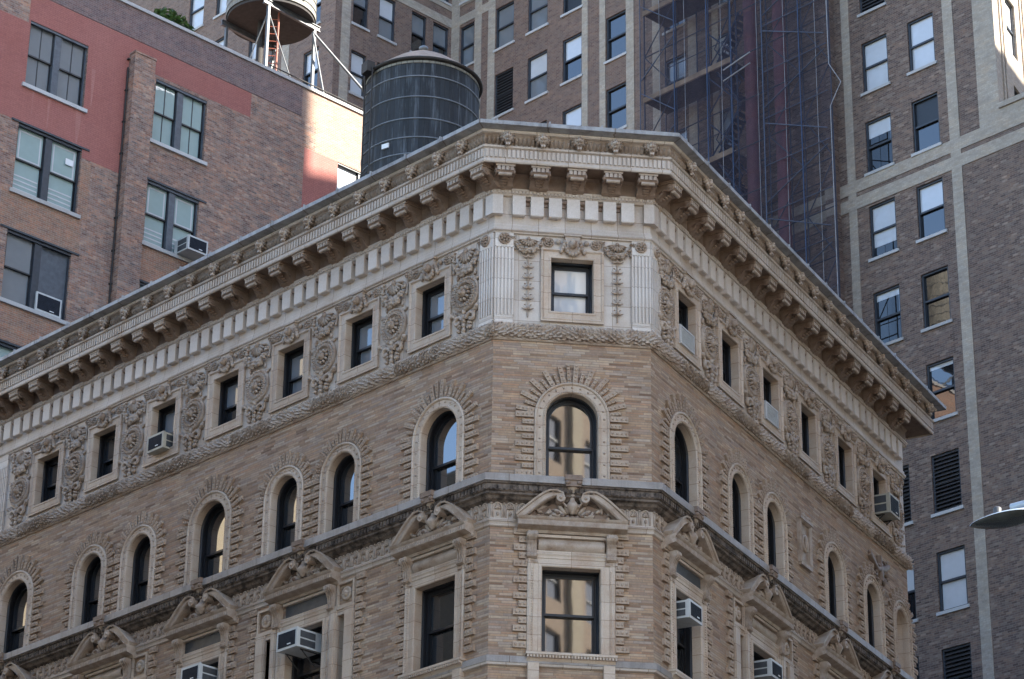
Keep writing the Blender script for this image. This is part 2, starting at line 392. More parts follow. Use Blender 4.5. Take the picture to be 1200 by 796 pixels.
corner = thing('corner_building', (-50, 45, 0), 'ornate tan brick corner building with cream terracotta friezes and a heavy lion head cornice', 'building')

# mouldings that run round the corner -----------------------------------------------------------------
def path_pts(d, back=3.0):
    """the wall line pushed out by d, left end - two corners - far end - return"""
    pts = [P1 + Vector((-LW,0,0)), P1, P2, PE, PE - NR*back]
    n = len(pts); out = []
    for i, p in enumerate(pts):
        ns = []
        if i > 0: t = (pts[i]-pts[i-1]).normalized(); ns.append(Vector((t.y, -t.x, 0)))
        if i < n-1: t = (pts[i+1]-pts[i]).normalized(); ns.append(Vector((t.y, -t.x, 0)))
        m = ns[0] if len(ns) == 1 else (ns[0]+ns[1]) / (1 + ns[0].dot(ns[1]))
        out.append(p + m*d)
    return [q - P1 for q in out]
FW = T(*P1)                                            # world-aligned frame at the corner, z from the brick top
def sweep(mb, prof, mat=0, back=3.0, smooth=False):
    lines = [[(*path_pts(d, back)[i].xy, z) for i in range(5)] for d, z in prof]
    acc = [0]
    for i in range(4): acc.append(acc[-1] + (path_pts(0, back)[i+1]-path_pts(0, back)[i]).length)
    vv = [0]
    for a, b in zip(prof, prof[1:]): vv.append(vv[-1] + math.hypot(a[0]-b[0], a[1]-b[1]))
    mb.grid(lines, mat, smooth, uvs=[[(acc[i], vv[k]) for i in range(5)] for k in range(len(prof))])
    for e in (0, 4): mb.face([l[e] for l in lines], mat)
def fine_sweep(mb, base_d, step, nprof, fn, mat=0, back=.5):
    """fn(u, k) -> (d, z) for k in 0..nprof-1"""
    P = path_pts(base_d, back); Q = path_pts(base_d + 1.0, back); U = 0
    for i in range(4):
        a, b = P[i], P[i+1]; L = (b-a).length; t = (b-a)/L; nn = Vector((t.y, -t.x, 0)); n = max(2, int(L/step))
        rows = []
        for k in range(n+1):
            q = a + t*(L*k/n); u = U + L*k/n
            if k in (0, n): u = U + L*(k/n)
            row = []
            off = (Q[i] - P[i]) if k == 0 else (Q[i+1] - P[i+1]) if k == n else nn
            for j in range(nprof):
                d, z = fn(u, j); w = q + off*(d-base_d)
                row.append((w.x, w.y, z))
            rows.append(row)
        mb.grid(rows, mat, True); U += L

cor = MB()
# corona, soffit, bed moulds
sweep(cor, [(.0,3.70),(.10,3.72),(.13,3.76),(.13,3.80),(.17,3.84),(.17,3.88),(.12,3.9)])
sweep(cor, [(.12,3.9),(.12,4.22),(.16,4.29),(.70,4.29)], 2)  # darker brown behind the brackets deepens the overhang shade
sweep(cor, [(.70,4.29),(.70,4.25),(.745,4.25),(.76,4.28),(.76,4.335),(.73,4.36),(.73,4.62),(.775,4.64),(.79,4.68),(.70,4.70),(.69,4.74)])
sweep(cor, [(.78,4.985),(.84,5.0),(.86,5.03),(.86,5.06),(.80,5.07)])
def cym(u, j):
    t = j/9; z = 4.73 + .26*t
    base = .695 + .085*(t**1.5)
    lob = abs(math.sin(PI*u/.105)); c = .11*(lob**.6)*math.sin(PI*min(1, t*1.15)) - .05 if t < .87 else 0
    return base + c, z
fine_sweep(cor, .72, .0175, 10, cym, 1)
# flutes of the corona face
def along(F, s0, s1, pitch, fn):
    n = max(1, round((s1-s0)/pitch)); p = (s1-s0)/n
    for i in range(n): fn(s0 + p*(i+.5))
TL, TC = .4925, .517                                  # tangent offsets of the mitres per unit projection
def front(d): return [(FL, -LW, d*TL), (FC, -d*TL, CW + d*TC), (FR, -d*TC, RW + d)]
def put_boxes(mb, d, pitch, x, y0, y1, z0, z1, mat=0):
    for F, a, b in front(d):
        F2 = T(-P1.x, -P1.y, -P1.z) @ F
        def one(s):
            lo = MB(); lo.box(s-x/2, s+x/2, -y1, -y0, z0, z1, mat)
            b0 = len(mb.v); mb.v += [tuple(F2 @ Vector(q)) for q in lo.v]
            mb.f += [tuple(i+b0 for i in f) for f in lo.f]; mb.m += lo.m; mb.sm += lo.sm; mb.uv += lo.uv
        along(F, a, b, pitch, one)
put_boxes(cor, .73, .105, .062, .72, .765, 4.385, 4.605)
put_boxes(cor, .13, .085, .05, .1, .158, 3.765, 3.835)
put_boxes(cor, .8, .12, .06, .69, .74, 4.70, 4.74, 1)
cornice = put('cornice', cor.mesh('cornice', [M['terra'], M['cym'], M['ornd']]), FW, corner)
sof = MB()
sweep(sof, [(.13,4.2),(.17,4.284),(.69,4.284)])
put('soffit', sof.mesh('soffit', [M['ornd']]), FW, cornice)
cop = MB()
sweep(cop, [(.70,5.05),(.95,5.09),(1.05,5.095),(1.07,5.1),(1.07,5.2),(1.0,5.235),(.2,5.32),(.0,5.28),(-.4,5.28),(-.4,4.5)])
for i, (F, a, b) in enumerate(front(1.07)):
    for k in range(int((b-a)/1.25)):
        s = a + .4 + k*1.25
        lo = MB(); lo.box(s, s+.035, -1.082, -.2, 5.11, 5.245)
        F2 = T(-P1.x, -P1.y, -P1.z) @ F; b0 = len(cop.v)
        cop.v += [tuple(F2 @ Vector(q)) for q in lo.v]; cop.f += [tuple(i_+b0 for i_ in f) for f in lo.f]; cop.m += lo.m; cop.sm += lo.sm; cop.uv += lo.uv
put('coping', cop.mesh('coping', [M['coping']]), FW, corner)

# lion heads ------------------------------------------------------------------------------------------
lh = MB()
for k in range(11):
    a = 2*PI*k/11 + PI/2
    lh.ell((.125*math.cos(a), -.03, .135*math.sin(a)), .055, .05, .036, 7, 4, a, 2)
lh.ell((0,-.05,0), .115, .075, .125, 10, 6)
lh.ell((0,-.125,-.035), .055, .055, .05, 8, 5)
lh.ell((0,-.135,.02), .024, .05, .06, 7, 4)
for s in (-1, 1):
    lh.ell((s*.055,-.105,.055), .036, .03, .02, 7, 4, s*.35)
    lh.ell((s*.045,-.12,-.045), .034, .04, .03, 7, 4)
    lh.ell((s*.095,-.06,.105), .03, .03, .03, 6, 4)
    lh.ell((s*.05,-.1,.025), .02, .02, .014, 6, 4, 0, 1)
lh.ell((0,-.105,-.095), .038, .045, .02, 7, 4, 0, 1)
lh.ell((0,-.1,-.125), .045, .05, .022, 7, 4)
lh.box(-.045,.045,-.06,.0,-.22,-.13)
lion_me = lh.mesh('lion_head', [M['terra'], M['ornd'], M['cym']])
def lions():
    for s in [.55 - .947*0 - .83*0]: pass
    for k in range(27): yield FL, -(.33 if k == 0 else 1.16 + .947*(k-1))
    for s in (.17, 1.01, 1.875, 2.74, 3.61): yield FC, s
    for k in range(18): yield FR, .59 + .955*k
tilt = Matrix.Rotation(R_(-14), 4, 'X')
for F, s in lions():
    put('lion_head', lion_me, F @ T(s, -.79, 4.88) @ tilt @ Matrix.Scale(1.12, 4), cornice)
# modillions ------------------------------------------------------------------------------------------
md = MB()
pr = [(-.10,4.2),(-.63,4.2),(-.655,4.16),(-.655,4.10),(-.63,4.05),(-.58,4.03),(-.52,4.035),(-.47,4.05),(-.41,4.03),(-.34,3.96),(-.27,3.885),(-.2,3.845),(-.10,3.835)]
md.prism_x(pr, -.205, .205)
md.box(-.235,.235,-.67,-.12,4.2,4.24); md.box(-.25,.25,-.69,-.12,4.24,4.283)
md.box(-.225,.225,-.695,-.665,4.2,4.245,1)
for x in (-.155,-.052,.052,.155): md.box(x-.038,x+.038,-.685,-.6,4.095,4.195,1)
for q in (-1, 1):
    md.tube([(q*.2,-.565,4.10),(q*.232,-.565,4.10)], .095, 12); md.tube([(q*.2,-.565,4.10),(q*.25,-.565,4.10)], .04, 8)
    md.tube([(q*.2,-.22,3.93),(q*.225,-.22,3.93)], .075, 12)
    md.tube([(q*.205,-.5,4.06),(q*.212,-.4,4.06),(q*.212,-.3,3.98)], .035, 6)
md.tube([(-.16,-.61,4.02),(.16,-.61,4.02)], .045, 8, 1)
for q in range(6):
    md.ell((0,-.53+.075*q,4.01-.03*q), .13-.008*q, .055, .035, 8, 4)
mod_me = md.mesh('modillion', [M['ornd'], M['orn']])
def mods():
    yield FL, .04
    for k in range(26): yield FL, -(.77 + .947*k)
    for s in (.15, .99, 1.86, 2.72, 3.56): yield FC, s
    for k in range(17): yield FR, .18 + .955*k
for F, s in mods(): put('modillion', mod_me, F @ T(s, 0, 0), cornice)
# dentils ---------------------------------------------------------------------------------------------
dn = MB(); dn.box(-.155,.155,-.17,-.03,3.2,3.7); dn.box(-.14,.14,-.155,-.03,3.185,3.2)
dent_me = dn.mesh('dentil', M['dent'])
dl = MB()
for F, a, b in front(.17)[0:1]: pass
def dents():
    for k in range(52): yield FL, -(.42 + .47*k)
    for k in range(7): yield FC, .545 + .433*k
    for k in range(34): yield FR, .44 + .475*k
for F, s in dents(): put('dentil', dent_me, F @ T(s, 0, 0), cornice)
cd_ = MB()
for which in (1, 2):
    p = path_pts(.17); q = path_pts(.02); i = which
    A = p[i]; t0 = (p[i]-p[i-1]).normalized(); t1 = (p[i+1]-p[i]).normalized()
    w = .16 + .17*.5
    outl = [A - t0*w, A, A + t1*w, q[i] + t1*.16, q[i], q[i] - t0*.16]
    n = len(outl); lo = [(v.x, v.y, 3.2) for v in outl]; hi = [(v.x, v.y, 3.7) for v in outl]
    d = MB(); d.face(lo[::-1]); d.face(hi)
    for k in range(n): d.face([lo[k], lo[(k+1)%n], hi[(k+1)%n], hi[k]])
    put('corner_dentil', d.mesh('corner_dentil', M['dent']), FW, cornice)
# little scrolls in the gaps of the dentils
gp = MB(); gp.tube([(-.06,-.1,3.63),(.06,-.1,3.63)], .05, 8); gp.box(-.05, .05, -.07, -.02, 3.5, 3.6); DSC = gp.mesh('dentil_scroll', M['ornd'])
def gaps():
    for k in range(52): yield FL, -(.42 + .47*(k+.5))
    for k in range(6): yield FC, .545 + .433*(k+.5)
    for k in range(34): yield FR, .44 + .475*(k+.5)
for F, s in gaps():
    put('dentil_scroll', DSC, F @ T(s, 0, 0), cornice)

# plain band, frieze base, rope -----------------------------------------------------------------------
bd = MB()
sweep(bd, [(.03,3.72),(.03,3.0),(.05,2.98),(.06,2.9),(.09,2.87),(.09,2.81),(.06,2.79),(.05,2.76),(.0,2.75)])
put('frieze_band', bd.mesh('frieze_band', M['terra']), FW, corner)
rp = MB()
sweep(rp, [(.0,.055),(.06,.09),(.105,.15),(.12,.235),(.105,.32),(.06,.385),(.0,.42)])
random.seed(9)
def leaf_quad(mb, F2, c, d, side, l, w, h):
    # a pointed leaf with a raised midrib
    p = [c - d*l*.6, c + side*w, c + d*l, c - side*w, c + h*.045]
    q = [tuple(F2 @ v) for v in p]; b0 = len(mb.v); mb.v += q
    for t in ((0,1,4),(1,2,4),(2,3,4),(3,0,4)): mb.f.append(tuple(b0+k for k in t)); mb.m.append(0); mb.sm.append(False); mb.uv.append(None)
for F, a, b in front(.12):
    F2 = T(-P1.x, -P1.y, -P1.z) @ F; n = int((b-a)/.09)
    for k in range(n+1):
        x = a + (b-a)*k/n; half = ((x - a) % 3.1) < 1.55; dirn = 1 if half else -1
        for q in range(5):
            t = -1.25 + 2.5*(q + (.5 if k % 2 else 0) + random.uniform(-.25,.25))/4.5
            c = Vector((x, -.02 - .10*math.cos(t), .235 + .175*math.sin(t))); nrm = Vector((0, -math.cos(t), math.sin(t))); tang = Vector((0, math.sin(t), math.cos(t)))
            d = (Vector((dirn,0,0)) + tang*random.uniform(.1,.9)).normalized(); d = (d - nrm*.0 + nrm*random.uniform(.3,.65)).normalized()
            leaf_quad(rp, F2, c, d, nrm.cross(d).normalized(), .115*random.uniform(.85,1.2), .05, nrm)
sweep(rp, [(.0,-.002),(.035,.0),(.05,.02),(.05,.05),(.02,.06)])
put('laurel_moulding', rp.mesh('laurel_moulding', M['orn']), FW, corner)

# ledge between the floors ----------------------------------------------------------------------------
fl = MB()
sweep(fl, [(.0,-3.42),(.30,-3.455),(.34,-3.46),(.345,-3.47),(.345,-3.63),(.33,-3.635),(.2,-3.635)])
put('ledge_flashing', fl.mesh('ledge_flashing', M['flash']), FW, corner)
lg = MB()
sweep(lg, [(.2,-3.63),(.31,-3.64),(.31,-3.67),(.265,-3.69),(.265,-3.83),(.23,-3.85),(.23,-3.90),(.16,-3.93),(.12,-3.99),(.06,-4.02),(.03,-4.05),(.012,-4.05)])
put_boxes(lg, .26, .115, .066, .25, .295, -3.815, -3.70)
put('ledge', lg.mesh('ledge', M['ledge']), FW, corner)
ar = MB()
sweep(ar, [(.012,-4.055),(.02,-4.42),(.035,-4.44),(.08,-4.455),(.085,-4.5),(.06,-4.52),(.045,-4.56),(.045,-4.60),(.02,-4.62),(.0,-4.625)])
sweep(ar, [(.0,-7.655),(.07,-7.665),(.075,-7.68),(.075,-7.86),(.06,-7.87),(.0,-7.89)])
put_boxes(ar, .07, .06, .035, .05, .072, -4.51, -4.47)
put('architrave', ar.mesh('architrave', M['terra']), FW, corner)
gb = MB(); sweep(gb, [(.0,-7.65),(.085,-7.66),(.088,-7.67),(.088,-7.80),(.08,-7.81)])
put('belt_course', gb.mesh('belt_course', M['flash']), FW, corner)

# ------------------------------------------------------------------ openings of the three fronts
TOPW = dict(L=[-17.68,-15.1,-12.5,-9.9,-7.32,-4.73,-2.16], C=[1.835], R=[1.97,4.5,7.04,9.53,12.08,14.62])
ARCH = dict(L=[(-18.7,.62),(-15.27,.5),(-13.15,.5),(-10.22,.62),(-7.31,.5),(-5.18,.5),(-1.74,.62)], C=[(1.84,.6)],
            R=[(1.74,.62),(4.9,.5),(7.03,.5),(11.0,.52),(13.72,.5)])
NICHE = (15.87, .45)
PED = dict(L=[(-18.7,1),(-14.22,3),(-10.17,1),(-6.28,3),(-1.72,1)], C=[(1.835,1)], R=[(1.75,1),(6.1,3),(10.65,1),(14.4,1)])
ZS = -1.87
def ped_holes(cx, kind):
    if kind == 1: return [(cx-.66, cx+.66, -7.55, -5.53)]
    return [(cx-.66, cx+.66, -7.55, -5.53), (cx-1.46, cx-1.2, -7.55, -5.53), (cx+1.2, cx+1.46, -7.55, -5.53)]
RANGE = dict(L=(-LW, 0, FL), C=(0, CW, FC), R=(0, RW, FR))
for f, (a, b, F) in RANGE.items():
    h = [(c-r, c+r, -3.42, ZS, 'arch') for c, r in ARCH[f]]
    for c, k in PED[f]: h += ped_holes(c, k)
    if f == 'R': h.append((NICHE[0]-NICHE[1], NICHE[0]+NICHE[1], -3.42, ZS, 'arch'))
    w = MB(); w.wall(a, b, -24.5, 0, h)
    put('brick_wall', w.mesh('brick_wall', M['roman'], uvoff={'L': 0, 'C': 40.13, 'R': 80.4}[f]), F, corner)
    w = MB(); w.wall(a, b, -28.6, -24.5, [], -.08)
    put('stone_base', w.mesh('stone_base', M['terra']), F, corner)
    w = MB(); w.wall(a, b, .35, 2.77, [(c-.5, c+.5, .8, 2.175) for c in TOPW[f]])
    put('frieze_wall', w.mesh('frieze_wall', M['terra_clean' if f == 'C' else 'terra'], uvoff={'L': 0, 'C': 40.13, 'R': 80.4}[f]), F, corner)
# back of the building and its roof
bk = MB()
q = [P1 + Vector((-LW,0,0)), P1, P2, PE, Vector((XR, PE.y, Z1))]
q = [v - P1 for v in q]
bk.face([(v.x, v.y, 4.5) for v in q])
put('roof', bk.mesh('roof', M['roof']), FW, corner)
bk = MB()
for a, b in ((3, 4), (4, 0)):
    bk.face([(q[a].x, q[a].y, -28.6), (q[b].x, q[b].y, -28.6), (q[b].x, q[b].y, 5.2), (q[a].x, q[a].y, 5.2)])
put('rear_wall', bk.mesh('rear_wall', M['tower2']), FW, corner)

# ------------------------------------------------------------------ windows of the corner building
CACHE = {}
def cached(key, fn):
    if key not in CACHE: CACHE[key] = fn()
    return CACHE[key]
def sash_mesh(w, z0, z1, y, arch=0, bar=.055):
    def f():
        s = MB()
        if arch:
            r = w/2
            s.arch(0, z1, z0, [(r, y), (r-bar, y), (r-bar, y+.04)])
        else:
            s.frame(-w/2+bar, w/2-bar, z0+bar, z1-bar, [(bar, y+.03), (bar, y), (0, y), (0, y+.04)])
        s.box(-w/2, w/2, y-.004, y+.04, z0, z0+bar)
        return s.mesh('sash', M['black'])
    return cached(('sash', w, z0, z1, y, arch), f)
def pane_mesh(w, z0, z1, y, arch, mat):
    def f():
        s = MB()
        if arch:
            r = w/2; n = 16
            s.face([(-r,y,z0)] + [(-r*math.cos(PI*k/n), y, z1 + r*math.sin(PI*k/n)) for k in range(n+1)] + [(r,y,z0)])
        else: s.face([(-w/2,y,z0),(w/2,y,z0),(w/2,y,z1),(-w/2,y,z1)])
        return s.mesh('pane', M[mat])
    return cached(('pane', w, z0, z1, y, arch, mat), f)
def sashes(win, F, w, z0, zm, z1, y, arch=0, up='glass', lo='glass'):
    s = put('sash', sash_mesh(w, zm-.03, z1, y, arch), F, win); put('pane', pane_mesh(w-.06, zm-.02, z1, y+.03, arch, up), F, s)
    s = put('sash', sash_mesh(w, z0, zm+.03, y+.06), F, win); put('pane', pane_mesh(w-.06, z0+.02, zm+.02, y+.09, 0, lo), F, s)

# top floor: square windows
def top_frame():
    s = MB()
    s.frame(-.5, .5, .8, 2.175, [(0,.16),(-.02,.16),(-.035,.2),(-.035,.29),(-.08,.29),(-.08,.42)])
    return s.mesh('window_frame', M['black'])
def top_surround():
    s = MB()
    s.frame(-.5, .5, .8, 2.175, [(.245,-.002),(.245,-.07),(.2,-.085),(.18,-.06),(.17,-.045),(.06,-.045),(.05,-.06),(.01,-.06),(0,-.045),(0,.18)])
    s.box(-.74, .74, -.075, -.04, .53, .575)
    return s.mesh('surround', M['jamb'])
TFM, TSM = top_frame(), top_surround()
UP = dict(L=['glass','glass','shadegrey','shadegrey','shadegrey','shadegrey','shadegrey'], C=['shade'], R=['glass']*6)
for f, (a, b, F) in RANGE.items():
    for i, c in enumerate(TOPW[f]):
        Fc = F @ T(c, 0, 0)
        w = put('window', TFM, Fc, corner); put('surround', TSM, Fc, w)
        sashes(w, Fc, .86, .88, 1.42, 2.09, .28, 0, UP[f][i], UP[f][i] if f == 'C' else ('shadegrey' if f == 'L' and i > 3 else 'glass'))

# arched windows
def arch_frame(r):
    s = MB()
    s.arch(0, ZS, -3.44, [(r,.155),(r-.03,.155),(r-.045,.19),(r-.045,.29),(r-.09,.29),(r-.09,.42)])
    s.box(-r, r, .2, .42, -3.44, -3.40)
    return s.mesh('window_frame', M['black'])
def arch_surround(r, w):
    s = MB(); o = r + w
    s.arch(0, ZS, -3.44, [(o,-.002),(o,-.075),(o-.03,-.09),(o-.055,-.075),(o-.06,-.045),(r+.075,-.045),(r+.065,-.065),(r+.02,-.07),(r,-.05),(r,.17)], n=24)
    # florets and beads on the archivolt
    m = r + w/2 + .01
    for k in range(13):
        t = PI*k/12; s.ell((m*math.cos(t), -.05, ZS + m*math.sin(t)), .028, .028, .028, 6, 4, 0, 1)
    for k in range(1, 6):
        for q in (-1, 1): s.ell((q*m, -.05, ZS - k*.28), .028, .028, .028, 6, 4, 0, 1)
    for k in range(46):
        t = PI*k/45; rr = r + .04; s.ell((rr*math.cos(t), -.07, ZS + rr*math.sin(t)), .018, .018, .018, 5, 3)
    for k in range(26):
        for q in (-1, 1): s.ell((q*(r+.04), -.07, ZS - .058*k), .018, .018, .018, 5, 3)
    return s.mesh('surround', [M['jamb'], M['orn']])
def quoins(r, w, lenl, lens, sides=(1, 1), cap=(9, 9)):
    """fluted blocks standing off the arch: alternately long and short"""
    s = MB(); o = r + w + .012
    def block(c, L, h, ang):
        s.obox((c[0], -.03, c[1]), L/2, .035, h/2, ang)
        n = max(2, int(L/.085))
        for k in range(n):
            q = -L/2 + L*(k+.5)/n; ca, sa = math.cos(ang), math.sin(ang)
            s.ell((c[0]+q*ca, -.07, c[1]+q*sa), .026, .02, .034, 5, 3, ang)
    z = -3.36; k = 0
    while z < ZS - .02:
        L = lenl if k % 2 == 0 else lens
        for sd in (-1, 1):
            LL = min(L, cap[0 if sd < 0 else 1])
            block((sd*(o + LL/2), z + .07), LL, .135 if k % 2 == 0 else .11, 0)
        z += .18; k += 1
    n = 21
    for k in range(1, n):
        t = PI*k/n; L = lenl if k % 2 == 0 else lens
        if abs(k - n/2) < .6: L = lenl + .03
        sd = 0 if math.cos(t) < 0 else 1
        if abs(math.cos(t)) > .8: L = min(L, cap[sd])
        block(((o+L/2)*math.cos(t), ZS + (o+L/2)*math.sin(t)), L, .11 if k % 2 == 0 else .075, t)
    return s.mesh('voussoirs', M['quoin'])
AU = dict(L=['glassold']*7, C=['glassold'], R=['glass']*5)
for f, (a, b, F) in RANGE.items():
    lst = ARCH[f] + ([NICHE] if f == 'R' else [])
    for i, (c, r) in enumerate(lst):
        Fc = F @ T(c, 0, 0); big = r > .55; wd = .27 if big else .255
        gl = min([abs(c-x)-r-rr-.255-.27 for x, rr in lst if x < c] + [9]); gr = min([abs(c-x)-r-rr-.255-.27 for x, rr in lst if x > c] + [9])
        if i == len(ARCH[f]):
            nb = MB(); rows = []
            for t in range(9):
                ph = PI*t/8; x = -r*math.cos(ph); y = .12 + .3*math.sin(ph)
                col = [(x, y, -3.42), (x, y, ZS)]
                for q in range(1, 6): e = q/6*PI/2; col.append((x*math.cos(e), .12 + (y-.12)*math.cos(e), ZS + r*math.sin(e)))
                rows.append(col)
            nb.grid(rows)
            w = put('niche', nb.mesh('niche', M['jamb']), Fc, corner)
        else:
            w = put('window', cached(('af', r), lambda: arch_frame(r)), Fc, corner)
            zm = -2.5 if big else -2.52
            sashes(w, Fc, 2*r-.14, -3.38, zm, ZS, .29, 1, AU[f][i], AU[f][i])
        put('surround', cached(('as', r), lambda: arch_surround(r, wd)), Fc, w)
        cap = (max(.1, gl/2) if gl < .9 else 9, max(.1, gr/2) if gr < .9 else 9)
        cap = tuple(round(x, 2) for x in cap)
        lo = .42 if big else .34
        put('voussoirs', cached(('q', r, cap), lambda: quoins(r, wd, lo, lo*.62, cap=cap)), Fc, w)

# pedimented windows
def scroll_pts(sd):
    P = [(1.24, -.08), (1.09, .06), (.94, .2), (.79, .335), (.64, .45), (.5, .525), (.38, .545), (.27, .5), (.23, .42), (.29, .37), (.33, .41)]
    return [(sd*x, z) for x, z in P]
def pediment():
    s = MB(); zc = -4.45
    s.prism_x([(0,zc-.3),(-.10,zc-.3),(-.13,zc-.24),(-.3,zc-.2),(-.33,zc-.19),(-.33,zc-.07),(-.36,zc-.04),(-.385,zc),(0,zc+.02)], -1.24, 1.24)
    for k in range(34): s.box(-1.22+.072*k, -1.19+.072*k, -.345, -.3, zc-.18, zc-.085)
    for sd in (-1, 1):
        P = scroll_pts(sd)
        # raking scroll: a broad ribbon with a fluted face
        rows = []
        for i, (x, z) in enumerate(P):
            j0, j1 = max(0,i-1), min(len(P)-1,i+1); dx, dz = P[j1][0]-P[j0][0], P[j1][1]-P[j0][1]; L = math.hypot(dx, dz); nx, nz = -dz/L*sd*-1, dx/L*sd*-1
            w = .098 if i < 6 else (.08 if i < 8 else .05)
            sec = [(-1,0),(-1,-.27),(-.72,-.30),(-.62,-.265),(.5,-.265),(.6,-.31),(1,-.32),(1,0)]
            rows.append([(x+nx*w*o, y, zc+.07+z+nz*w*o) for o, y in sec])
        s.grid(rows, 0, False); s.face(rows[0]); s.face(rows[-1])
        s.tube([(sd*.28,-.32,zc+.5),(sd*.28,0,zc+.5)], .1, 12)
        s.ell((sd*.28,-.32,zc+.5), .045, .04, .045, 7, 4)
    # shell of leaves in the tympanum, urn above
    for k in range(9):
        t = PI*(k+.5)/9; s.ell((.34*math.cos(t), -.1, zc+.1+.22*math.sin(t)), .16, .08, .05, 7, 4, t, 0)
    for k in range(-3, 4): s.ell((k*.11, -.16, zc+.07+.012*k*k), .06, .07, .05, 7, 4, 0, 1)
    s.prism([(-1.2,zc+.02),(1.2,zc+.02),(.3,zc+.5),(-.3,zc+.5)], -.05, .01, 1)
    random.seed(23)
    for q in (-1, 1):
        for k in range(9): s.ell((q*random.uniform(.3,.85), -.08, zc + .08 + random.uniform(0,.22)), random.uniform(.05,.1), .06, random.uniform(.025,.045), 6, 4, random.uniform(0,PI))
    s.lathe_z((0,-.17,zc), [(.03,.15),(.07,.2),(.12,.28),(.15,.36),(.1,.43),(.06,.48),(.05,.55),(.09,.62),(.13,.7),(.17,.76),(.17,.8)], 12, 0)
    s.box(-.2,.2,-.42,.0,zc+.9,zc+1.02,1); s.box(-.17,.17,-.39,0,zc+.76,zc+.9,1)
    for q in (-1, 1): s.ell((q*.13,-.38,zc+.84), .07, .06, .06, 7, 4, 0, 1)
    for sd in (-1,1): s.tube([(sd*.13,-.2,zc+.32),(sd*.22,-.2,zc+.42),(sd*.17,-.2,zc+.55)], .03, 6)
    return s.mesh('pediment', [M['orn'], M['ornd']])
def console(sd_x):
    s = MB()
    pr = [(0,-4.76),(-.24,-4.76),(-.27,-4.79),(-.275,-4.85),(-.24,-4.91),(-.18,-4.97),(-.14,-5.06),(-.125,-5.16),(-.13,-5.24),(-.165,-5.28),(-.16,-5.33),(-.11,-5.36),(0,-5.36)]
    s.prism_x(pr, -.11, .11)
    for x in (-.07, 0, .07): s.prism_x([(y-.02 if y < 0 else y, z) for y, z in pr[1:11]] + [(0,-5.3),(0,-4.8)], x-.018, x+.018)
    s.tube([(-.125,-.2,-4.85),(.125,-.2,-4.85)], .075, 10); s.tube([(-.12,-.12,-5.29),(.12,-.12,-5.29)], .05, 8)
    s.box(-.14,.14,-.09,0,-5.44,-5.37)
    return s.mesh('console', M['orn'])
def ped_surround(kind, dark=False):
    s = MB(); s.frame(-.66, .66, -7.55, -5.53, [(.33,-.002),(.33,-.08),(.29,-.1),(.25,-.08),(.2,-.075),(.19,-.06),(.09,-.06),(.08,-.075),(.02,-.075),(0,-.06),(0,.18)], open_bottom=True)
    for k in range(33):
        for q in (-1, 1): s.ell((q*.885,-.085,-7.5+.06*k), .02, .022, .024, 5, 3)
    if kind == 3:
        for q in (-1, 1):
            s.box(q*1.0, q*1.19, -.11, .2, -7.55, -5.3); s.box(q*1.03, q*1.16, -.135, -.11, -7.5, -5.4)
            s.box(q*1.46, q*1.8, -.08, .0, -7.55, -5.4); s.box(q*1.5, q*1.76, -.1, -.08, -7.5, -5.45)
            s.box(q*1.19, q*1.46, -.06, .2, -5.53, -5.38)
            s.frame(min(q*1.22,q*1.72), max(q*1.22,q*1.72), -5.3, -4.78, [(.06,-.0),(.06,-.08),(0,-.08),(0,-.02)])
            s.lathe_y((q*1.47, 0, -5.03), [(.17,-.01),(.17,-.05),(.12,-.06),(.1,-.03),(.06,-.05),(0,-.07)], 14)
            s.box(q*1.82, q*1.1, -.09, .0, -5.4, -5.36)
            s.ell((q*1.47,-.06,-5.03), .06, .05, .08, 7, 5)
    # lintel, cushion frieze, sill
    s.box(-.99, .99, -.09, .0, -5.2, -5.16)
    rows = [[(-.75, -.02 - .09*math.sin(PI*k/8), -5.15+.3*k/8), (.75, -.02 - .09*math.sin(PI*k/8), -5.15+.3*k/8)] for k in range(9)]
    if dark: s.box(-.75, .75, -.03, .0, -5.15, -4.85, 3)
    else: s.grid(rows, 1, True)
    s.box(-.8, .8, -.1, 0, -4.84, -4.78)
    w = 1.85 if kind == 3 else 1.02
    s.box(-w, w, -.2, .1, -7.62, -7.56); s.prism_x([(0,-7.62),(-.17,-7.62),(-.12,-7.7),(-.07,-7.78),(0,-7.8)], -w+.03, w-.03)
    for k in range(int(2*w/.07)): s.box(-w+.03+.07*k, -w+.065+.07*k, -.2, -.15, -7.69, -7.63)
    for q in (-1, 1): s.box(q*(w-.05), q*(w-.3), -.14, 0, -8.4, -7.8)
    # blocks at the sides
    o = 1.83 if kind == 3 else 1.0
    for k in range(15):
        z = -7.45 + .19*k
        if z > -4.75: break
        L = .3 if k % 2 == 0 else .18
        for q in (-1, 1):
            s.box(q*o, q*(o+L), -.07, .0, z, z+.145, 2)
            for j in range(3 if L > .2 else 2): s.ell((q*(o+.05+j*.095),-.075,z+.072), .028, .02, .04, 5, 3, 0, 2)
    return s.mesh('surround', [M['jamb'], M['orn'], M['quoin'], M['acside']])
def ped_frame():
    s = MB()
    s.frame(-.66, .66, -7.55, -5.53, [(0,.16),(-.025,.16),(-.04,.2),(-.04,.3),(-.09,.3),(-.09,.42)])
    return s.mesh('window_frame', M['black'])
PEDM, CONM, PFM = pediment(), console(0), ped_frame()
PSM = {(1,0): ped_surround(1), (3,0): ped_surround(3), (1,1): ped_surround(1, True), (3,1): ped_surround(3, True)}
SLM = MB(); SLM.box(-.13,.13,.16,.2,-7.55,-5.53); SLM = SLM.mesh('side_light', M['glass'])
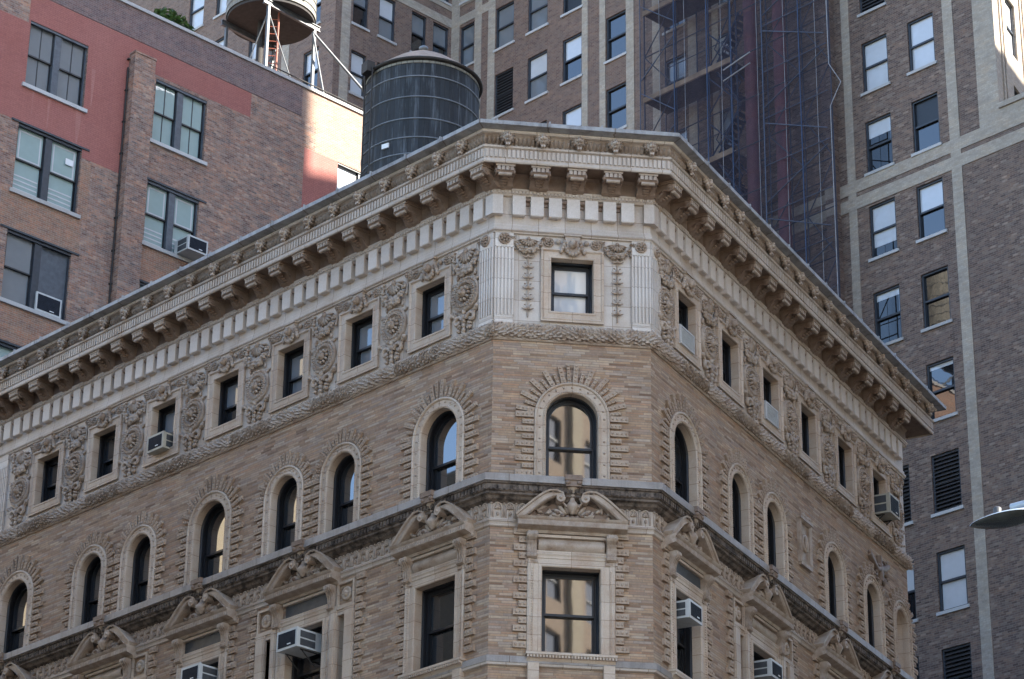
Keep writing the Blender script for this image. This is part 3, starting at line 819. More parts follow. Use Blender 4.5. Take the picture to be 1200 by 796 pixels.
for f, (a, b, F) in RANGE.items():
    for i, (c, k) in enumerate(PED[f]):
        Fc = F @ T(c, 0, 0)
        w = put('window', PFM, Fc, corner)
        put('surround', PSM[(k, 1 if c in (-10.17, -6.28, 1.75) else 0)], Fc, w); put('pediment', PEDM, Fc, w)
        off = .9 if k == 1 else 1.0
        for q in (-1, 1): put('console', CONM, Fc @ T(q*off, 0, 0), w)
        if k == 3:
            for q in (-1, 1): put('side_light', SLM, Fc @ T(q*1.33, 0, 0), w)
        g = 'glassold' if f == 'C' else 'glass'
        sashes(w, Fc, 1.16, -7.5, -6.53, -5.6, .3, 0, g, g)

# ------------------------------------------------------------------ carved frieze of the top floor
random.seed(11)
def rosette(s, c, r, mat=0):
    s.lathe_y((c[0], 0, c[1]), [(r,0),(r,-.04),(r*.85,-.06),(r*.7,-.03)], 14, mat)
    for k in range(7):
        t = 2*PI*k/7; s.ell((c[0]+r*.5*math.cos(t), -.05, c[1]+r*.5*math.sin(t)), r*.33, .035, r*.2, 6, 4, t, mat)
    s.ell((c[0], -.07, c[1]), r*.25, .04, r*.25, 6, 4, 0, mat)
def medallion():
    s = MB(); r = .43
    s.lathe_y((0,0,0), [(r,0),(r,-.05),(r-.03,-.075),(r-.06,-.05),(r-.09,-.045),(r-.12,-.075),(r-.15,-.075),(r-.17,-.04),(r-.2,-.02),(0,-.02)], 28)
    for k in range(26):
        t = 2*PI*k/26; s.ell(((r-.045)*math.cos(t), -.06, (r-.045)*math.sin(t)), .03, .03, .022, 5, 4, t)
    for k in range(30):
        t = 2*PI*k/30; s.obox(((r-.135)*math.cos(t), -.075, (r-.135)*math.sin(t)), .03, .02, .01, t)
    for k in range(10):
        t = 2*PI*k/10; s.ell((.15*math.cos(t), -.07, .15*math.sin(t)), .055, .05, .035, 6, 4, t)
    s.ell((0,-.1,0), .1, .08, .11, 8, 5); s.ell((0,-.17,-.03), .045, .04, .04, 7, 4)
    for q in (-1, 1): s.ell((q*.045,-.15,.04), .03, .03, .02, 6, 4)
    random.seed(17)
    for qx in (-1, 1):
        for qz in (-1, 1):
            for k in range(4):
                t = math.atan2(qz, qx) + random.uniform(-.3, .3); d = random.uniform(.52, .6)
                s.ell((d*math.cos(t)*.92, -.02, d*math.sin(t)), random.uniform(.05,.085), .035, random.uniform(.022,.04), 6, 4, t + random.uniform(-.9,.9))
    return s.mesh('medallion', M['orn'])
def festoon(w=.44, drop=.56):
    s = MB(); random.seed(5)
    n = 19
    for k in range(n):
        t = -1 + 2*k/(n-1); x = w*t; z = -drop*(1 - t*t)**.5*1.0 + .02
        r = .07 + .06*(1-t*t)
        for q in range(4):
            s.ell((x + random.uniform(-.03,.03), -.05 - .04*(1-t*t) + random.uniform(-.03,.02), z + random.uniform(-r,r)*.8), r*.62, .05, r*.42, 6, 4, random.uniform(0,PI))
    for k in range(9):
        t = PI + PI*(k+.5)/9; s.ell((.17*math.cos(t), -.04, -.03+.17*math.sin(t)), .17, .06, .04, 6, 4, t)
    s.ell((0,-.08,-.04), .07, .07, .09, 7, 5)
    s.tube([(0,-.04,.0),(0,-.1,-.1),(0,-.07,-.22)], .025, 5)
    for q in (-1, 1):
        rosette(s, (q*(w+.1), -.0), .125)
        s.tube([(q*w,-.04,-.05),(q*(w+.03),-.05,-.25),(q*(w-.0),-.04,-.42)], [.03,.022,.03], 5); s.ell((q*w,-.05,-.45), .04,.04,.05, 6,4)
    return s.mesh('festoon', M['orn'])
def key_mask():
    s = MB()
    s.prism([(-.17,.3),(.17,.3),(.1,-.12),(-.1,-.12)], -.11, 0)
    s.box(-.19,.19,-.14,0,.27,.31)
    s.ell((0,-.15,.08), .09, .09, .11, 8, 5); s.ell((0,-.22,.03), .04, .05, .04, 6, 4)
    for q in (-1, 1):
        s.ell((q*.045,-.2,.12), .03, .03, .02, 6, 4)
        for k in range(4): s.ell((q*(.15+.03*k), -.07, .14-.07*k), .07, .06, .04, 6, 4, q*(.5+.4*k))
        s.ell((q*.3, -.05, .16), .06, .05, .06, 7, 4)
    for k in range(7):
        t = PI + PI*k/6; s.ell((.13*math.cos(t), -.1, -.02+.13*math.sin(t)), .05, .06, .05, 6, 4)
    return s.mesh('keystone_mask', M['orn'])
def scrollwork():
    s = MB()
    for q in (-1, 1):
        P = []
        for k in range(16):
            t = k/15*2.2*PI; r = .14*(1 - k/18); P.append((q*(.2 + r*math.cos(t+PI)), -.045, .02 + r*math.sin(t)))
        s.tube(P, [.055-.002*k for k in range(16)], 6)
        for k in range(4): s.ell((q*(.33-.06*k), -.04, .2-.1*k), .08, .045, .035, 6, 4, q*(1.0-.5*k))
        s.ell((q*.38,-.05,.24), .06, .05, .06, 6, 4); s.ell((q*.17,-.06,-.22), .07, .05, .045, 6, 4, q*.8)
    for k in range(5): s.ell((0,-.06,.2-.11*k), .05,.05,.065, 6, 4)
    s.ell((0,-.05,-.33), .035,.04,.07, 6, 4)
    random.seed(19)
    for k in range(10): s.ell((random.uniform(-.45,.45), -.02, random.uniform(-.3,.3)), random.uniform(.04,.09), .04, random.uniform(.02,.04), 6, 4, random.uniform(0, PI))
    return s.mesh('scrollwork', M['orn'])
MED, FES, KEY, SCR = medallion(), festoon(), key_mask(), scrollwork()
def bay_orn(F, x):
    j = lambda k: Matrix.Rotation(random.uniform(-k, k), 4, 'Y') @ Matrix.Diagonal((random.uniform(.96,1.05), random.uniform(.85,1.2), random.uniform(.96,1.05), 1))
    put('medallion', MED, F @ T(x, 0, 1.45) @ Matrix.Diagonal((1.04,1.2,1.06,1)) @ j(.07), corner); put('festoon', FES, F @ T(x, 0, 2.62) @ j(.04), corner); put('scrollwork', SCR, F @ T(x, 0, .76) @ Matrix.Diagonal((1.15,1.3,1.05,1)) @ j(.05), corner)
for x in [-.93] + [-(3.45+2.59*k) for k in range(6)] + [-18.97]: bay_orn(FL, x)
for x in [.77] + [3.235+2.53*k for k in range(5)] + [15.9]: bay_orn(FR, x)
for f, (a, b, F) in RANGE.items():
    for c in TOPW[f]: put('keystone_mask', KEY, F @ T(c, 0, 2.43) @ Matrix.Scale(1.12, 4), corner)
# small rosettes by the keystones
ro = MB(); rosette(ro, (0, 0), .13); ROS = ro.mesh('rosette', M['orn'])
for f, (a, b, F) in RANGE.items():
    for c in TOPW[f]:
        for q in (-.56, .56): put('rosette', ROS, F @ T(c+q, 0, 2.6), corner)
# chamfer: hanging bellflowers and festoons
bf = MB()
for k in range(6):
    z = 1.42 - .27*k
    bf.ell((0,-.045,z), .04,.045,.055, 6, 4); bf.tube([(0,-.03,z),(0,-.03,z-.24)], .016, 5)
    for q in (-1, 1):
        bf.tube([(0,-.04,z-.02),(q*.07,-.055,z-.045),(q*.14,-.05,z-.015)], [.03,.025,.012], 5)
        bf.ell((q*.07,-.05,z+.07), .03,.03,.016, 5, 3, q*.4)
BEL = bf.mesh('bellflower_drop', M['orn'])
for x in (.79, 2.9):
    put('bellflower_drop', BEL, FC @ T(x, 0, .78), corner)
    put('festoon', FES, FC @ T(x, 0, 2.64) @ Matrix.Diagonal((.74,1,.62,1)), corner)
# fluted pilasters
def pilaster(w):
    s = MB(); s.box(0, w, -.05, 0, .42, .56); s.box(0, w, -.075, 0, .42, .48); s.box(0, w, -.03, 0, .56, 2.45); s.box(0, w, -.06, 0, 2.45, 2.75)
    n = max(3, round((w-.04)/.075))
    p = (w-.02)/n
    for k in range(n+1): s.box(.01+p*k-.019, .01+p*k+.019, -.068, -.03, .62, 2.38)
    for k in range(n):
        s.tube([(.01+p*(k+.5),-.04,2.38),(.01+p*(k+.5),-.04,2.44)], .022, 6)
    s.box(0, w, -.058, -.03, 2.40, 2.45); s.box(0, w, -.058, -.03, .56, .62)
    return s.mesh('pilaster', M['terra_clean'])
PIL = pilaster(.44)
put('pilaster', PIL, FC @ T(.0, 0, 0), corner); put('pilaster', PIL, FC @ T(CW-.44, 0, 0), corner)
put('pilaster', PIL, FL @ T(-.44, 0, 0), corner); put('pilaster', PIL, FR @ T(.0, 0, 0), corner); put('pilaster', PIL, FL @ T(-20.1, 0, 0), corner)
for F, x in ((FC,.22),(FC,CW-.22),(FL,-.24),(FR,.22)): put('rosette', ROS, F @ T(x, -.05, 2.6) @ Matrix.Scale(1.15, 4), corner)

# palmette band between the floors
def palmette():
    s = MB()
    for k in range(3):
        pass
    P = [( .1*math.cos(t), -.03, .02 + .17*math.sin(t)) for t in [PI*1.1*j/10 - .05*PI for j in range(11)]]
    s.tube([(-.095,-.03,-.16)] + P[::-1] + [(.095,-.03,-.16)], .024, 5)
    for k in range(5):
        t = PI*(k+.5)/5; s.ell((.045*math.cos(t), -.035, .03+.055*math.sin(t)), .055, .035, .02, 6, 4, t)
    s.ell((0,-.045,-.08), .035,.04,.055, 6, 4); s.ell((0,-.04,.13), .03,.03,.03, 6, 4)
    for q in (-.14,):
        s.tube([(q,-.025,-.16),(q,-.045,.0),(q,-.025,.15)], [.012,.028,.014], 5); s.ell((q,-.04,.17), .035,.03,.025, 6, 4)
    return s
PAL = palmette().mesh('palmette', M['orn'])
def pal_band(F, a, b, skip):
    n = round((b-a)/.275); p = (b-a)/n
    for k in range(n):
        x = a + p*(k+.5)
        if not any(l < x < h for l, h in skip): put('palmette', PAL, F @ T(x, 0, -4.24), corner)
for f, (a, b, F) in RANGE.items():
    pal_band(F, a + .02, b - .02, [(c-1.05, c+1.05) for c, k in PED[f]])

# carved plaque and corner shield on the short front
pq = MB()
pq.frame(-.3, .3, -2.3, -1.28, [(.1,0),(.1,-.09),(.04,-.11),(0,-.06),(0,-.03)]); pq.box(-.3,.3,-.035,.0,-2.3,-1.28)
pq.box(-.42,.42,-.13,0,-1.22,-1.14); pq.box(-.36,.36,-.1,0,-2.46,-2.38)
pq.lathe_y((0,0,-1.8), [(.24,-.03),(.24,-.08),(.18,-.09),(.15,-.05),(0,-.07)], 16, 0, .75); pq.ell((0,-.09,-1.8), .08,.06,.2, 8, 5)
for k in range(5): pq.ell((.1*(k-2),-.1,-1.12+.02*abs(k-2)), .07,.05,.06, 6, 4)
put('carved_plaque', pq.mesh('carved_plaque', M['orn']), FR @ T(8.98, 0, 0), corner)
sh = MB(); random.seed(3); sh.tube([(-.5,-.02,.05),(0,-.03,-.25),(.5,-.03,-.1),(.9,-.02,.1)], .1, 6); sh.tube([(.2,-.03,.2),(.3,-.03,-.5)], .1, 6)
for k in range(24): sh.ell((random.uniform(-.5,.9), -.06, random.uniform(-.35,.2)-.35*abs(random.random()-.2)), random.uniform(.06,.14), .06, random.uniform(.03,.06), 6, 4, random.uniform(0,PI))
put('carved_garland', sh.mesh('carved_garland', M['ornd']), FR @ T(14.1, 0, -.55), corner)

# ------------------------------------------------------------------ air conditioners (things of their own)
def ac_parts(w=.66, h=.42, d=.75, case='acwhite', strut=False):
    body = MB(); body.box(-w/2, w/2, -d, .0, 0, h)
    body.box(-w/2-.012, w/2+.012, -d-.012, -d+.05, -.012, h+.012); 
    front = MB()
    front.box(-w/2+.05, w/2-.05, -d-.02, -d-.011, .05, h-.05)
    for k in range(9): front.box(-w/2+.06, w/2-.06, -d-.026, -d-.019, .065+k*(h-.12)/9, .065+(k+.35)*(h-.12)/9)
    vents = []
    for q in (-1, 1):
        for a, b in ((.05, h*.46), (h*.54, h-.05)):
            side = MB(); vents.append(side); side.box(q*(w/2-.005), q*(w/2+.008), -d+.1, -d*.25, a, b)
    ex = []
    if strut:
        for q in (-1, 1):
            b = MB(); b.tube([(q*w*.38,-d*.72,-.012),(q*w*.38,-.12,-.34)], .014, 5); b.tube([(q*w*.38,-d*.75,-.02),(q*w*.38,0,-.02)], .016, 5); ex.append(('bracket', b.mesh('bracket', M['rim'])))
    badge = MB(); badge.box(w*.05, w*.22, -d-.031, -d-.025, .09, .115)
    return [('case', body.mesh('case', M[case])), ('grille', front.mesh('grille', M['acdark'])), *[('side_vent', v.mesh('side_vent', M['acside'])) for v in vents], ('badge', badge.mesh('badge', M['sign']))] + ex
ACP = ac_parts()
AC_G = 'air conditioners in the windows'
def ac(Mx, label, parts=ACP):
    o = put('air_conditioner', None, Mx); tag(o, label, 'air conditioner', AC_G)
    for n, me in parts: put(n, me, Mx, o)
    return o
ac(FL @ T(-12.45, .47, .74), 'grey box air conditioner in a small square window of the long cream frieze', ac_parts(.66, .44, .75, 'acbeige'))
ac(FL @ T(-6.3, .2, -6.18), 'white air conditioner in the triple pedimented window of the long left front', ac_parts(.72, .46, .75, 'acwhite', True))
ac(FL @ T(-10.0, .2, -6.2), 'white air conditioner half cut off at the bottom of the long left front', ac_parts(.7, .44, .72, 'acwhite'))
ac(FR @ T(14.7, .33, .9), 'air conditioner jutting from the last square window at the far end of the frieze', ac_parts(.7, .56, .75, 'acbeige', True))
ac(FR @ T(1.55, .42, -6.22), 'white air conditioner in the pedimented window just right of the chamfered corner')
ac(FR @ T(6.2, .42, -6.25), 'white air conditioner in the triple pedimented window of the short right front')
WACP = ac_parts(.84, .46, .16)
wp = MB(); wp.box(-.40,.40,-.17,.0,.0,.5); wp.frame(-.34,.34,.06,.44,[(.06,-.17),(.05,-.19),(0,-.19),(0,-.175)])
gp = MB(); gp.box(-.33,.33,-.178,-.171,.07,.43)
for k in range(10): gp.box(-.33,.33,-.186,-.178,.08+.035*k,.095+.035*k)
FLAT = [('case', wp.mesh('case', M['sill'])), ('grille', gp.mesh('grille', M['acwhite']))]
ac(FR @ T(1.87, .09, .76), 'flat white framed air conditioner in the first frieze window past the corner', FLAT)
ac(FR @ T(6.97, .09, .76), 'flat white framed air conditioner in the third frieze window past the corner', FLAT)

# ------------------------------------------------------------------ water tanks
def tank(loc, R, H, legs_h, stave, hoops, label, roofh, rusty, n=48):
    t = thing('water_tank', loc, label, 'water tank'); Mx = T(*loc)
    b = MB(); rows = []; uvs = []
    for z, rr in ((0, R*1.03), (H*.5, R*1.005), (H, R*.975)):
        rows.append([(rr*math.cos(2*PI*k/n), rr*math.sin(2*PI*k/n), legs_h+z) for k in range(n+1)]); uvs.append([(2*PI*R*k/n, z) for k in range(n+1)])
    b.grid(rows, 0, True, uvs=uvs)
    put('staves', b.mesh('staves', M[stave]), Mx, t)
    b = MB(); b.face([(R*1.02*math.cos(2*PI*k/n), R*1.02*math.sin(2*PI*k/n), legs_h+.02) for k in range(n)][::-1]); 
    b.lathe_z((0,0,legs_h), [(R*1.0,-.12),(R*1.0,.0)], n); b.face([(R*math.cos(2*PI*k/n), R*math.sin(2*PI*k/n), legs_h-.12) for k in range(n)][::-1])
    put('floor', b.mesh('floor', M['tankdark']), Mx, t)
    for z in hoops:
        h = MB(); rr = R*(1.03-.055*z/H)+.006
        h.lathe_z((0,0,legs_h+z), [(rr,-.018),(rr+.02,-.012),(rr+.02,.012),(rr,.018)], n)
        a = .35*z; h.box(rr*math.cos(a)-.04, rr*math.cos(a)+.06, rr*math.sin(a)-.06, rr*math.sin(a)+.06, legs_h+z-.035, legs_h+z+.035)
        put('hoop', h.mesh('hoop', M['hoop']), Mx, t)
    r = MB(); r.lathe_z((0,0,legs_h+H), [(R*1.03,.055),(R*.55,roofh*.55),(.0,roofh)], n)
    rf = put('roof', r.mesh('roof', M['tankroof']), Mx, t)
    r = MB(); r.lathe_z((0,0,legs_h+H), [(R*.97,-.02),(R*1.02,-.03),(R*1.045,.0),(R*1.045,.035),(R*1.02,.06)], n); put('rim', r.mesh('rim', M['rim']), Mx, rf)
    return t, Mx
BT = (-49.6, 44.3, 33.05); R1 = 1.6
tk, Mx = tank(BT, R1, 5.15, 1.9, 'tankblack', [.3+.0, .62, .98, 1.36, 1.78, 2.22, 2.72, 3.3, 3.98, 4.62], 'black stained wooden water tank standing behind the carved cornice', 1.22, True)
b = MB()
for k in range(64):
    a = 2*PI*k/64; b.box(-.001,.001,0,0,0,0) if False else None
b.lathe_z((0,0,1.9+5.15), [(R1*.985,-.12),(R1*.988,-.12),(R1*.988,-.04),(R1*.98,-.04)], 48)
put('bleached_band', b.mesh('bleached_band', M['tankgrey']), Mx, tk)
b = MB(); b.lathe_z((0,0,1.9+5.15), [(.08,1.04),(.08,1.2),(.13,1.21),(.13,1.28),(.06,1.33),(0,1.35)], 14); b.tube([(-.08,0,8.12),(-.24,-.05,8.14),(-.3,-.05,8.0)], .04, 8)
put('vent_cap', b.mesh('vent_cap', M['hoop']), Mx, tk)
b = MB(); b.box(-.11,.11,-.02,.02,-.07,.07)
av = math.atan2(-BT[1], -BT[0]) - .62
put('notice', b.mesh('notice', M['sign']), Mx @ T((R1*1.0+.03)*math.cos(av), (R1*1.0+.03)*math.sin(av), 1.9+2.55) @ Matrix.Rotation(av + PI/2, 4, 'Z'), tk)
lad = MB()
for q in (-.2, .2): lad.tube([(q,0,1.9),(q,0,7.1)], .022, 5)
for k in range(16): lad.tube([(-.2,0,2.0+.31*k),(.2,0,2.0+.31*k)], .014, 4)
al = math.atan2(-BT[1], -BT[0]) - 1.05
put('ladder', lad.mesh('ladder', M['rim']), Mx @ T((R1+.1)*math.cos(al), (R1+.1)*math.sin(al), 0) @ Matrix.Rotation(al + PI/2, 4, 'Z'), tk)
hb = MB(); hb.box(-.16,.16,-.12,.12,-.1,.22); put('float_box', hb.mesh('float_box', M['rim']), Mx @ T((R1*1.08)*math.cos(al), (R1*1.08)*math.sin(al), 7.05) @ Matrix.Rotation(al + PI/2, 4, 'Z'), tk)
for q in (-1, 1):
    b = MB(); b.box(-1.7,1.7,q*.9-.1,q*.9+.1,1.58,1.78); put('beam', b.mesh('beam', M['steel']), Mx, tk)
    for p in (-1, 1):
        b = MB(); b.box(p*1.2-.09,p*1.2+.09,q*.9-.09,q*.9+.09,0.05,1.58); put('leg', b.mesh('leg', M['steel']), Mx, tk)

RB = (-69.9, 54.8, 50.4)
def at_back():
    R = 1.62; lh_ = 5.15
    t, Mx = tank(RB, R, 4.2, lh_, 'tankgrey', [.25,.6,.95,1.35,1.8,2.3,2.9,3.5], 'weathered silver wooden water tank on tall steel legs on the red wall building roof', .7, False)
    rot = Matrix.Rotation(R_(3), 4, 'Z'); Mr = Mx @ rot
    P = [(-1.15,-1.15),(1.15,-1.15),(1.15,1.15),(-1.15,1.15)]
    for x, y in P:
        b = MB(); b.box(x-.05, x+.05, y-.05, y+.05, 0.02, lh_-.36); b.box(x-.14,x+.14,y-.14,y+.14,0,.04); put('leg', b.mesh('leg', M['steel']), Mr, t)
    for q in (-1.15, 1.15):
        b = MB(); b.box(q-.06,q+.06,-1.4,1.4,lh_-.36,lh_-.33); b.box(q-.015,q+.015,-1.4,1.4,lh_-.33,lh_-.17); b.box(q-.06,q+.06,-1.4,1.4,lh_-.17,lh_-.14); put('beam', b.mesh('beam', M['steel']), Mr, t)
    for k in range(4):
        a, c = P[k], P[(k+1)%4]
        for z0, z1 in ((.3, lh_-.6), (lh_-.6, .3))[k % 2:k % 2 + 1]:
            b = MB(); b.tube([(a[0],a[1],z0),(c[0],c[1],z1)], .024, 5); put('brace', b.mesh('brace', M['steel']), Mr, t)
        b = MB(); b.tube([(a[0],a[1],2.2),(c[0],c[1],2.2)], .035, 5); put('strut', b.mesh('strut', M['steel']), Mr, t)
    l = MB()
    for q in (-.19, .19): l.tube([(q,0,.05),(q,0,lh_+3.8)], .04, 5)
    for k in range(27): l.tube([(-.19,0,.3+.31*k),(.19,0,.3+.31*k)], .02, 4)
    av = math.atan2(-RB[1], -RB[0])
    put('ladder', l.mesh('ladder', M['rustred']), Mx @ T((R-.35)*math.cos(av-.25), (R-.35)*math.sin(av-.25), 0) @ Matrix.Rotation(av + PI/2, 4, 'Z') @ Matrix.Translation((0,0,-3.95)), t) if False else None
    l2 = MB()
    for q in (-.19, .19): l2.tube([(q,0,.05),(q,0,lh_-.2)], .04, 5)
    for k in range(15): l2.tube([(-.19,0,.3+.31*k),(.19,0,.3+.31*k)], .02, 4)
    put('ladder', l2.mesh('ladder', M['rustred']), Mx @ T((R-.7)*math.cos(av+.1), (R-.7)*math.sin(av+.1), 0) @ Matrix.Rotation(av + PI/2, 4, 'Z'), t)
    pp = MB(); pp.tube([(0,0,0.05),(0,0,lh_)], .13, 10); put('riser_pipe', pp.mesh('riser_pipe', M['tankdark']), Mx @ T(-.2,-.3,0), t)
    st = MB(); st.tube([(.0,0,0),(0,0,0)], .01, 4) if False else None
at_back()
# roof stay: the long raking steel brace beside the tank
stay = MB()
stay.tube([(0,0,0),(1.2,4.9,-4.2)], .055, 6); stay.tube([(0,0,0),(.25,.9,-4.2)], .04, 6); stay.tube([(1.2,4.9,-4.2),(.25,.9,-4.2)], .03, 5)
o = put('steel_stay', stay.mesh('steel_stay', M['steel']), T(-68.4, 55.6, 54.75)); tag(o, 'long raking grey steel brace running down from the silver tank to the roof edge', 'steel brace')

# ------------------------------------------------------------------ red wall building
rb = thing('red_wall_building', (-78, 50, 0), 'old brown brick building with red painted patches and paired windows behind the cornice', 'building')
FX = frm((XR, 0, 0), (0,1,0), (-1,0,0))                # x = along the street grid (north), y inward, z from the ground
YS, YN = 39.0, 61.0
RW_ = [(42.68,45.0,46.68,49.07),(42.6,45.1,42.8,45.22),(42.58,45.05,38.95,41.38),(47.83,50.03,46.65,49.02),(47.8,49.98,42.8,45.13),(47.8,50.0,38.9,41.35),(55.98,58.3,46.62,49.0),(55.98,58.3,42.8,45.1),(42.6,45.05,35.1,37.5)]
w = MB(); w.wall(YS, YN, 0, 50.12, RW_, 0, 0, .1)
put('wall', w.mesh('wall', M['redbrick']), FX, rb)
w = MB(); w.wall(YS, 54.2, 50.12, 51.3, [], -.012); w.box(YS, 54.2, -.012, 0.0, 50.12, 50.125)
put('parapet', w.mesh('parapet', M['parbrick']), FX, rb)
w = MB(); w.box(YS, YN, -.07, .36, 51.3, 51.42)
for k in range(16): w.box(YS+.7+1.37*k, YS+.72+1.37*k, -.074, .364, 51.3, 51.425)
put('coping', w.mesh('coping', M['sill']), FX, rb)
w = MB(); w.box(YS, YN, .01, 24, 0, 50.3); w.box(YS, YN, .012, .34, 50.3, 51.3)
w2 = MB(); w2.wall(YS, YN, 0, 51.3, [], 24.01); w2.face([(YS,.5,50.3),(YN,.5,50.3),(YN,24,50.3),(YS,24,50.3)])
for y in (YS, YN): w2.face([(y,.0,0),(y,24,0),(y,24,51.3),(y,0,51.3)])
w2.face([(YS,.34,50.3),(YN,.34,50.3),(YN,.34,51.3),(YS,.34,51.3)])
put('outer_walls', w2.mesh('outer_walls', M['redbrick']), FX, rb)
# painted patches: thin coats of paint as they lie on the brick
w = MB(); w.wall(54.2, YN, 50.12, 51.3, []); w.wall(54.9, YN, 48.96, 50.12, [], -.004); put('sun_patch_brick', w.mesh('sun_patch_brick', M['sunbrick']), FX, rb)
def patch(nm, mt, rect, holes=()):
    p = MB(); p.wall(*rect, list(holes), -.005); put(nm, p.mesh(nm, M[mt]), FX, rb)
patch('red_paint', 'redpaint', (YS, 46.67, 45.26, 50.11), [(42.68,45.0,46.68,49.07),(YS,42.6,48.95,50.11)])
patch('red_paint', 'redpaint', (45.1, 46.67, 44.9, 45.26))
patch('red_paint', 'redpaint', (47.52, 51.92, 49.15, 50.11))
patch('red_paint', 'redpaint', (46.67, 47.52, 49.5, 50.11))
patch('red_paint', 'redpaint', (54.4, 58.6, 44.5, 48.95), [(55.98,58.3,46.62,49.0),(55.98,58.3,42.8,45.1)])
for a, b, c, d in ((43.6,43.72,45.4,46.5),(44.72,44.95,45.3,46.5),(45.2,45.36,46.9,48.3),(43.0,43.06,45.7,46.5)):
    p = MB(); p.face([(a,-.0075,d),(b,-.0075,d),(b-.02,-.0075,(c+d)/2),((a+b)/2+.02,-.0075,c),((a+b)/2-.01,-.0075,c),(a+.03,-.0075,(c+d)/2)][::-1]); put('paint_drip', p.mesh('paint_drip', M['paintpale']), FX, rb)
for r in ((42.2,45.3,41.45,42.7),(45.12,45.5,42.72,44.8),(47.55,50.2,41.4,42.7),(42.0,45.4,37.6,38.8),(41.2,42.15,38.9,41.9)): patch('orange_infill', 'orbrick', r)
p = MB(); p.box(46.67, 47.52, -.34, 0, 0, 49.42); p.box(46.65,47.54,-.36,0,49.42,49.5)
put('pier', p.mesh('pier', M['redbrick'], uvoff=3.3), FX, rb)
p = MB(); p.tube([(46.6,-.07,0),(46.6,-.07,48.9)], .03, 8)  # thin dark strip standing in for the pier's shaded side
for k in range(12): p.box(46.56,46.64,-.11,0,36+1.2*k,36.05+1.2*k)
put('pier_shade_strip', p.mesh('pier_shade_strip', M['rim']), FX, rb)
LINT = {1: 1, 2: 1, 4: 1, 5: 1, 8: 1}
def red_window(i, a, b, z0, z1):
    c = (a+b)/2; Fc = FX @ T(c, 0, z0); w_, h = b-a, z1-z0
    f = MB(); f.frame(-w_/2, w_/2, 0, h, [(0,.08),(-.05,.08),(-.05,.16)]); f.box(-.13,.13,.06,.2,0,h)
    f.box(-w_/2, w_/2, .02, .1, h-.09, h)
    w = put('window', f.mesh('window_frame', M['greymull' if i in (0,3,4) else 'blueframe']), Fc, rb)
    s = MB(); s.box(-w_/2-.12, w_/2+.12, -.08, .02, -.13, 0); put('sill', s.mesh('sill', M['sill']), Fc, w)
    if i in LINT: s = MB(); s.box(-w_/2-.28, w_/2+.28, -.03, .02, h, h+.07); put('lintel', s.mesh('lintel', M['blueframe']), Fc, w)
    hw = w_/2 - .05 - .13
    for q in (-1, 1):
        cx = q*(.13+hw/2); Fq = Fc @ T(cx, 0, 0)
        if i == 2 and q == 1:
            s = MB(); s.face([(-hw/2,.14,0),(hw/2,.14,0),(hw/2,.14,h),(-hw/2,.14,h)]); put('blind_panel', s.mesh('blind_panel', M['greymull']), Fq, w); continue
        mt = ['shadegrey','shadeteal','shadegrey','shadeteal','shadeteal','shadeteal','shade','shadeteal','shadeteal'][i]
        zm = h*.5
        for a0, b0, y in ((zm-.03, h, .13), (0, zm+.03, .19)):
            s = MB(); s.frame(-hw/2+.05, hw/2-.05, a0+.05, b0-.05, [(.05,y+.03),(.05,y),(0,y),(0,y+.03)])
            if i in (0, 3): s.box(-.014,.014,y,y+.02,a0,b0)
            sa = put('sash', s.mesh('sash', M['black']), Fq, w)
            g = MB(); g.face([(-hw/2+.04,y+.02,a0+.03),(hw/2-.04,y+.02,a0+.03),(hw/2-.04,y+.02,b0-.03),(-hw/2+.04,y+.02,b0-.03)])
            put('pane', g.mesh('pane', M[mt]), Fq, sa)
            if i in (1, 4, 5, 7):
                g = MB()
                if a0 > 0: g.frame(-hw/2+.16, hw/2-.16, a0+.12, b0-.2, [(.05,y+.016),(.0,y+.016)])
                else:
                    for k in range(4): g.box(-hw/2+.08, hw/2-.08, y+.012, y+.018, a0+.15+.16*k, a0+.2+.16*k)
                put('inner_frame', g.mesh('inner_frame', M['shade']), Fq, sa)
for i, h in enumerate(RW_): red_window(i, *h)
nt_ = MB(); nt_.box(-.15,.15,.1,.12,0,.22); put('notice', nt_.mesh('notice', M['sign']), FX @ T(44.72, 0, 44.5), rb)
FXA = lambda y, z: FX @ T(y, .1, z)
ac(FXA(49.55, 42.83), 'dark fronted air conditioner jutting from the paired window of the red wall building', ac_parts(.8, .5, .75))
ac(FX @ T(44.35, .2, 39.0), 'boxy grey air conditioner sunk in the grey panelled window of the red wall building', ac_parts(.95, .62, .2))
# weeds on the red building's roof edge
def weed(loc, n, sp, h, label):
    s = MB(); random.seed(int(loc[1]*10))
    for k in range(n):
        a = random.uniform(0, 2*PI); r = sp*random.random()**.5; z = h*random.random()*(1-.5*(r/sp)**2)
        l = random.uniform(.07,.16); th = random.uniform(0, 2*PI); up = random.uniform(-.3,.9)
        c = Vector((r*math.cos(a)*.6, r*math.sin(a), z)); d = Vector((math.cos(th), math.sin(th), up)).normalized()*l; e = d.cross(Vector((random.uniform(-1,1),random.uniform(-1,1),1))).normalized()*l*.3
        s.face([c-d, c+e, c+d, c-e], random.choice((0,0,1)))
    t = thing('roof_weed', loc, label, 'plant'); put('leaves', s.mesh('leaves', [M['leaf'], M['leaf2']]), T(*loc), t)
    b = MB()
    for k in range(9):
        a = 2*PI*k/9; b.tube([(0,0,-.1),(sp*.3*math.cos(a)*.6,sp*.3*math.sin(a),h*.4),(sp*.6*math.cos(a)*.6,sp*.6*math.sin(a),h*.75)], [.02,.014,.006], 5)
    put('stems', b.mesh('stems', M['leaf2']), T(*loc), t)
    p = MB(); p.box(-.4,.4,-sp,sp,-1.0,-.1); put('planter', p.mesh('planter', M['soil']), T(*loc), t)
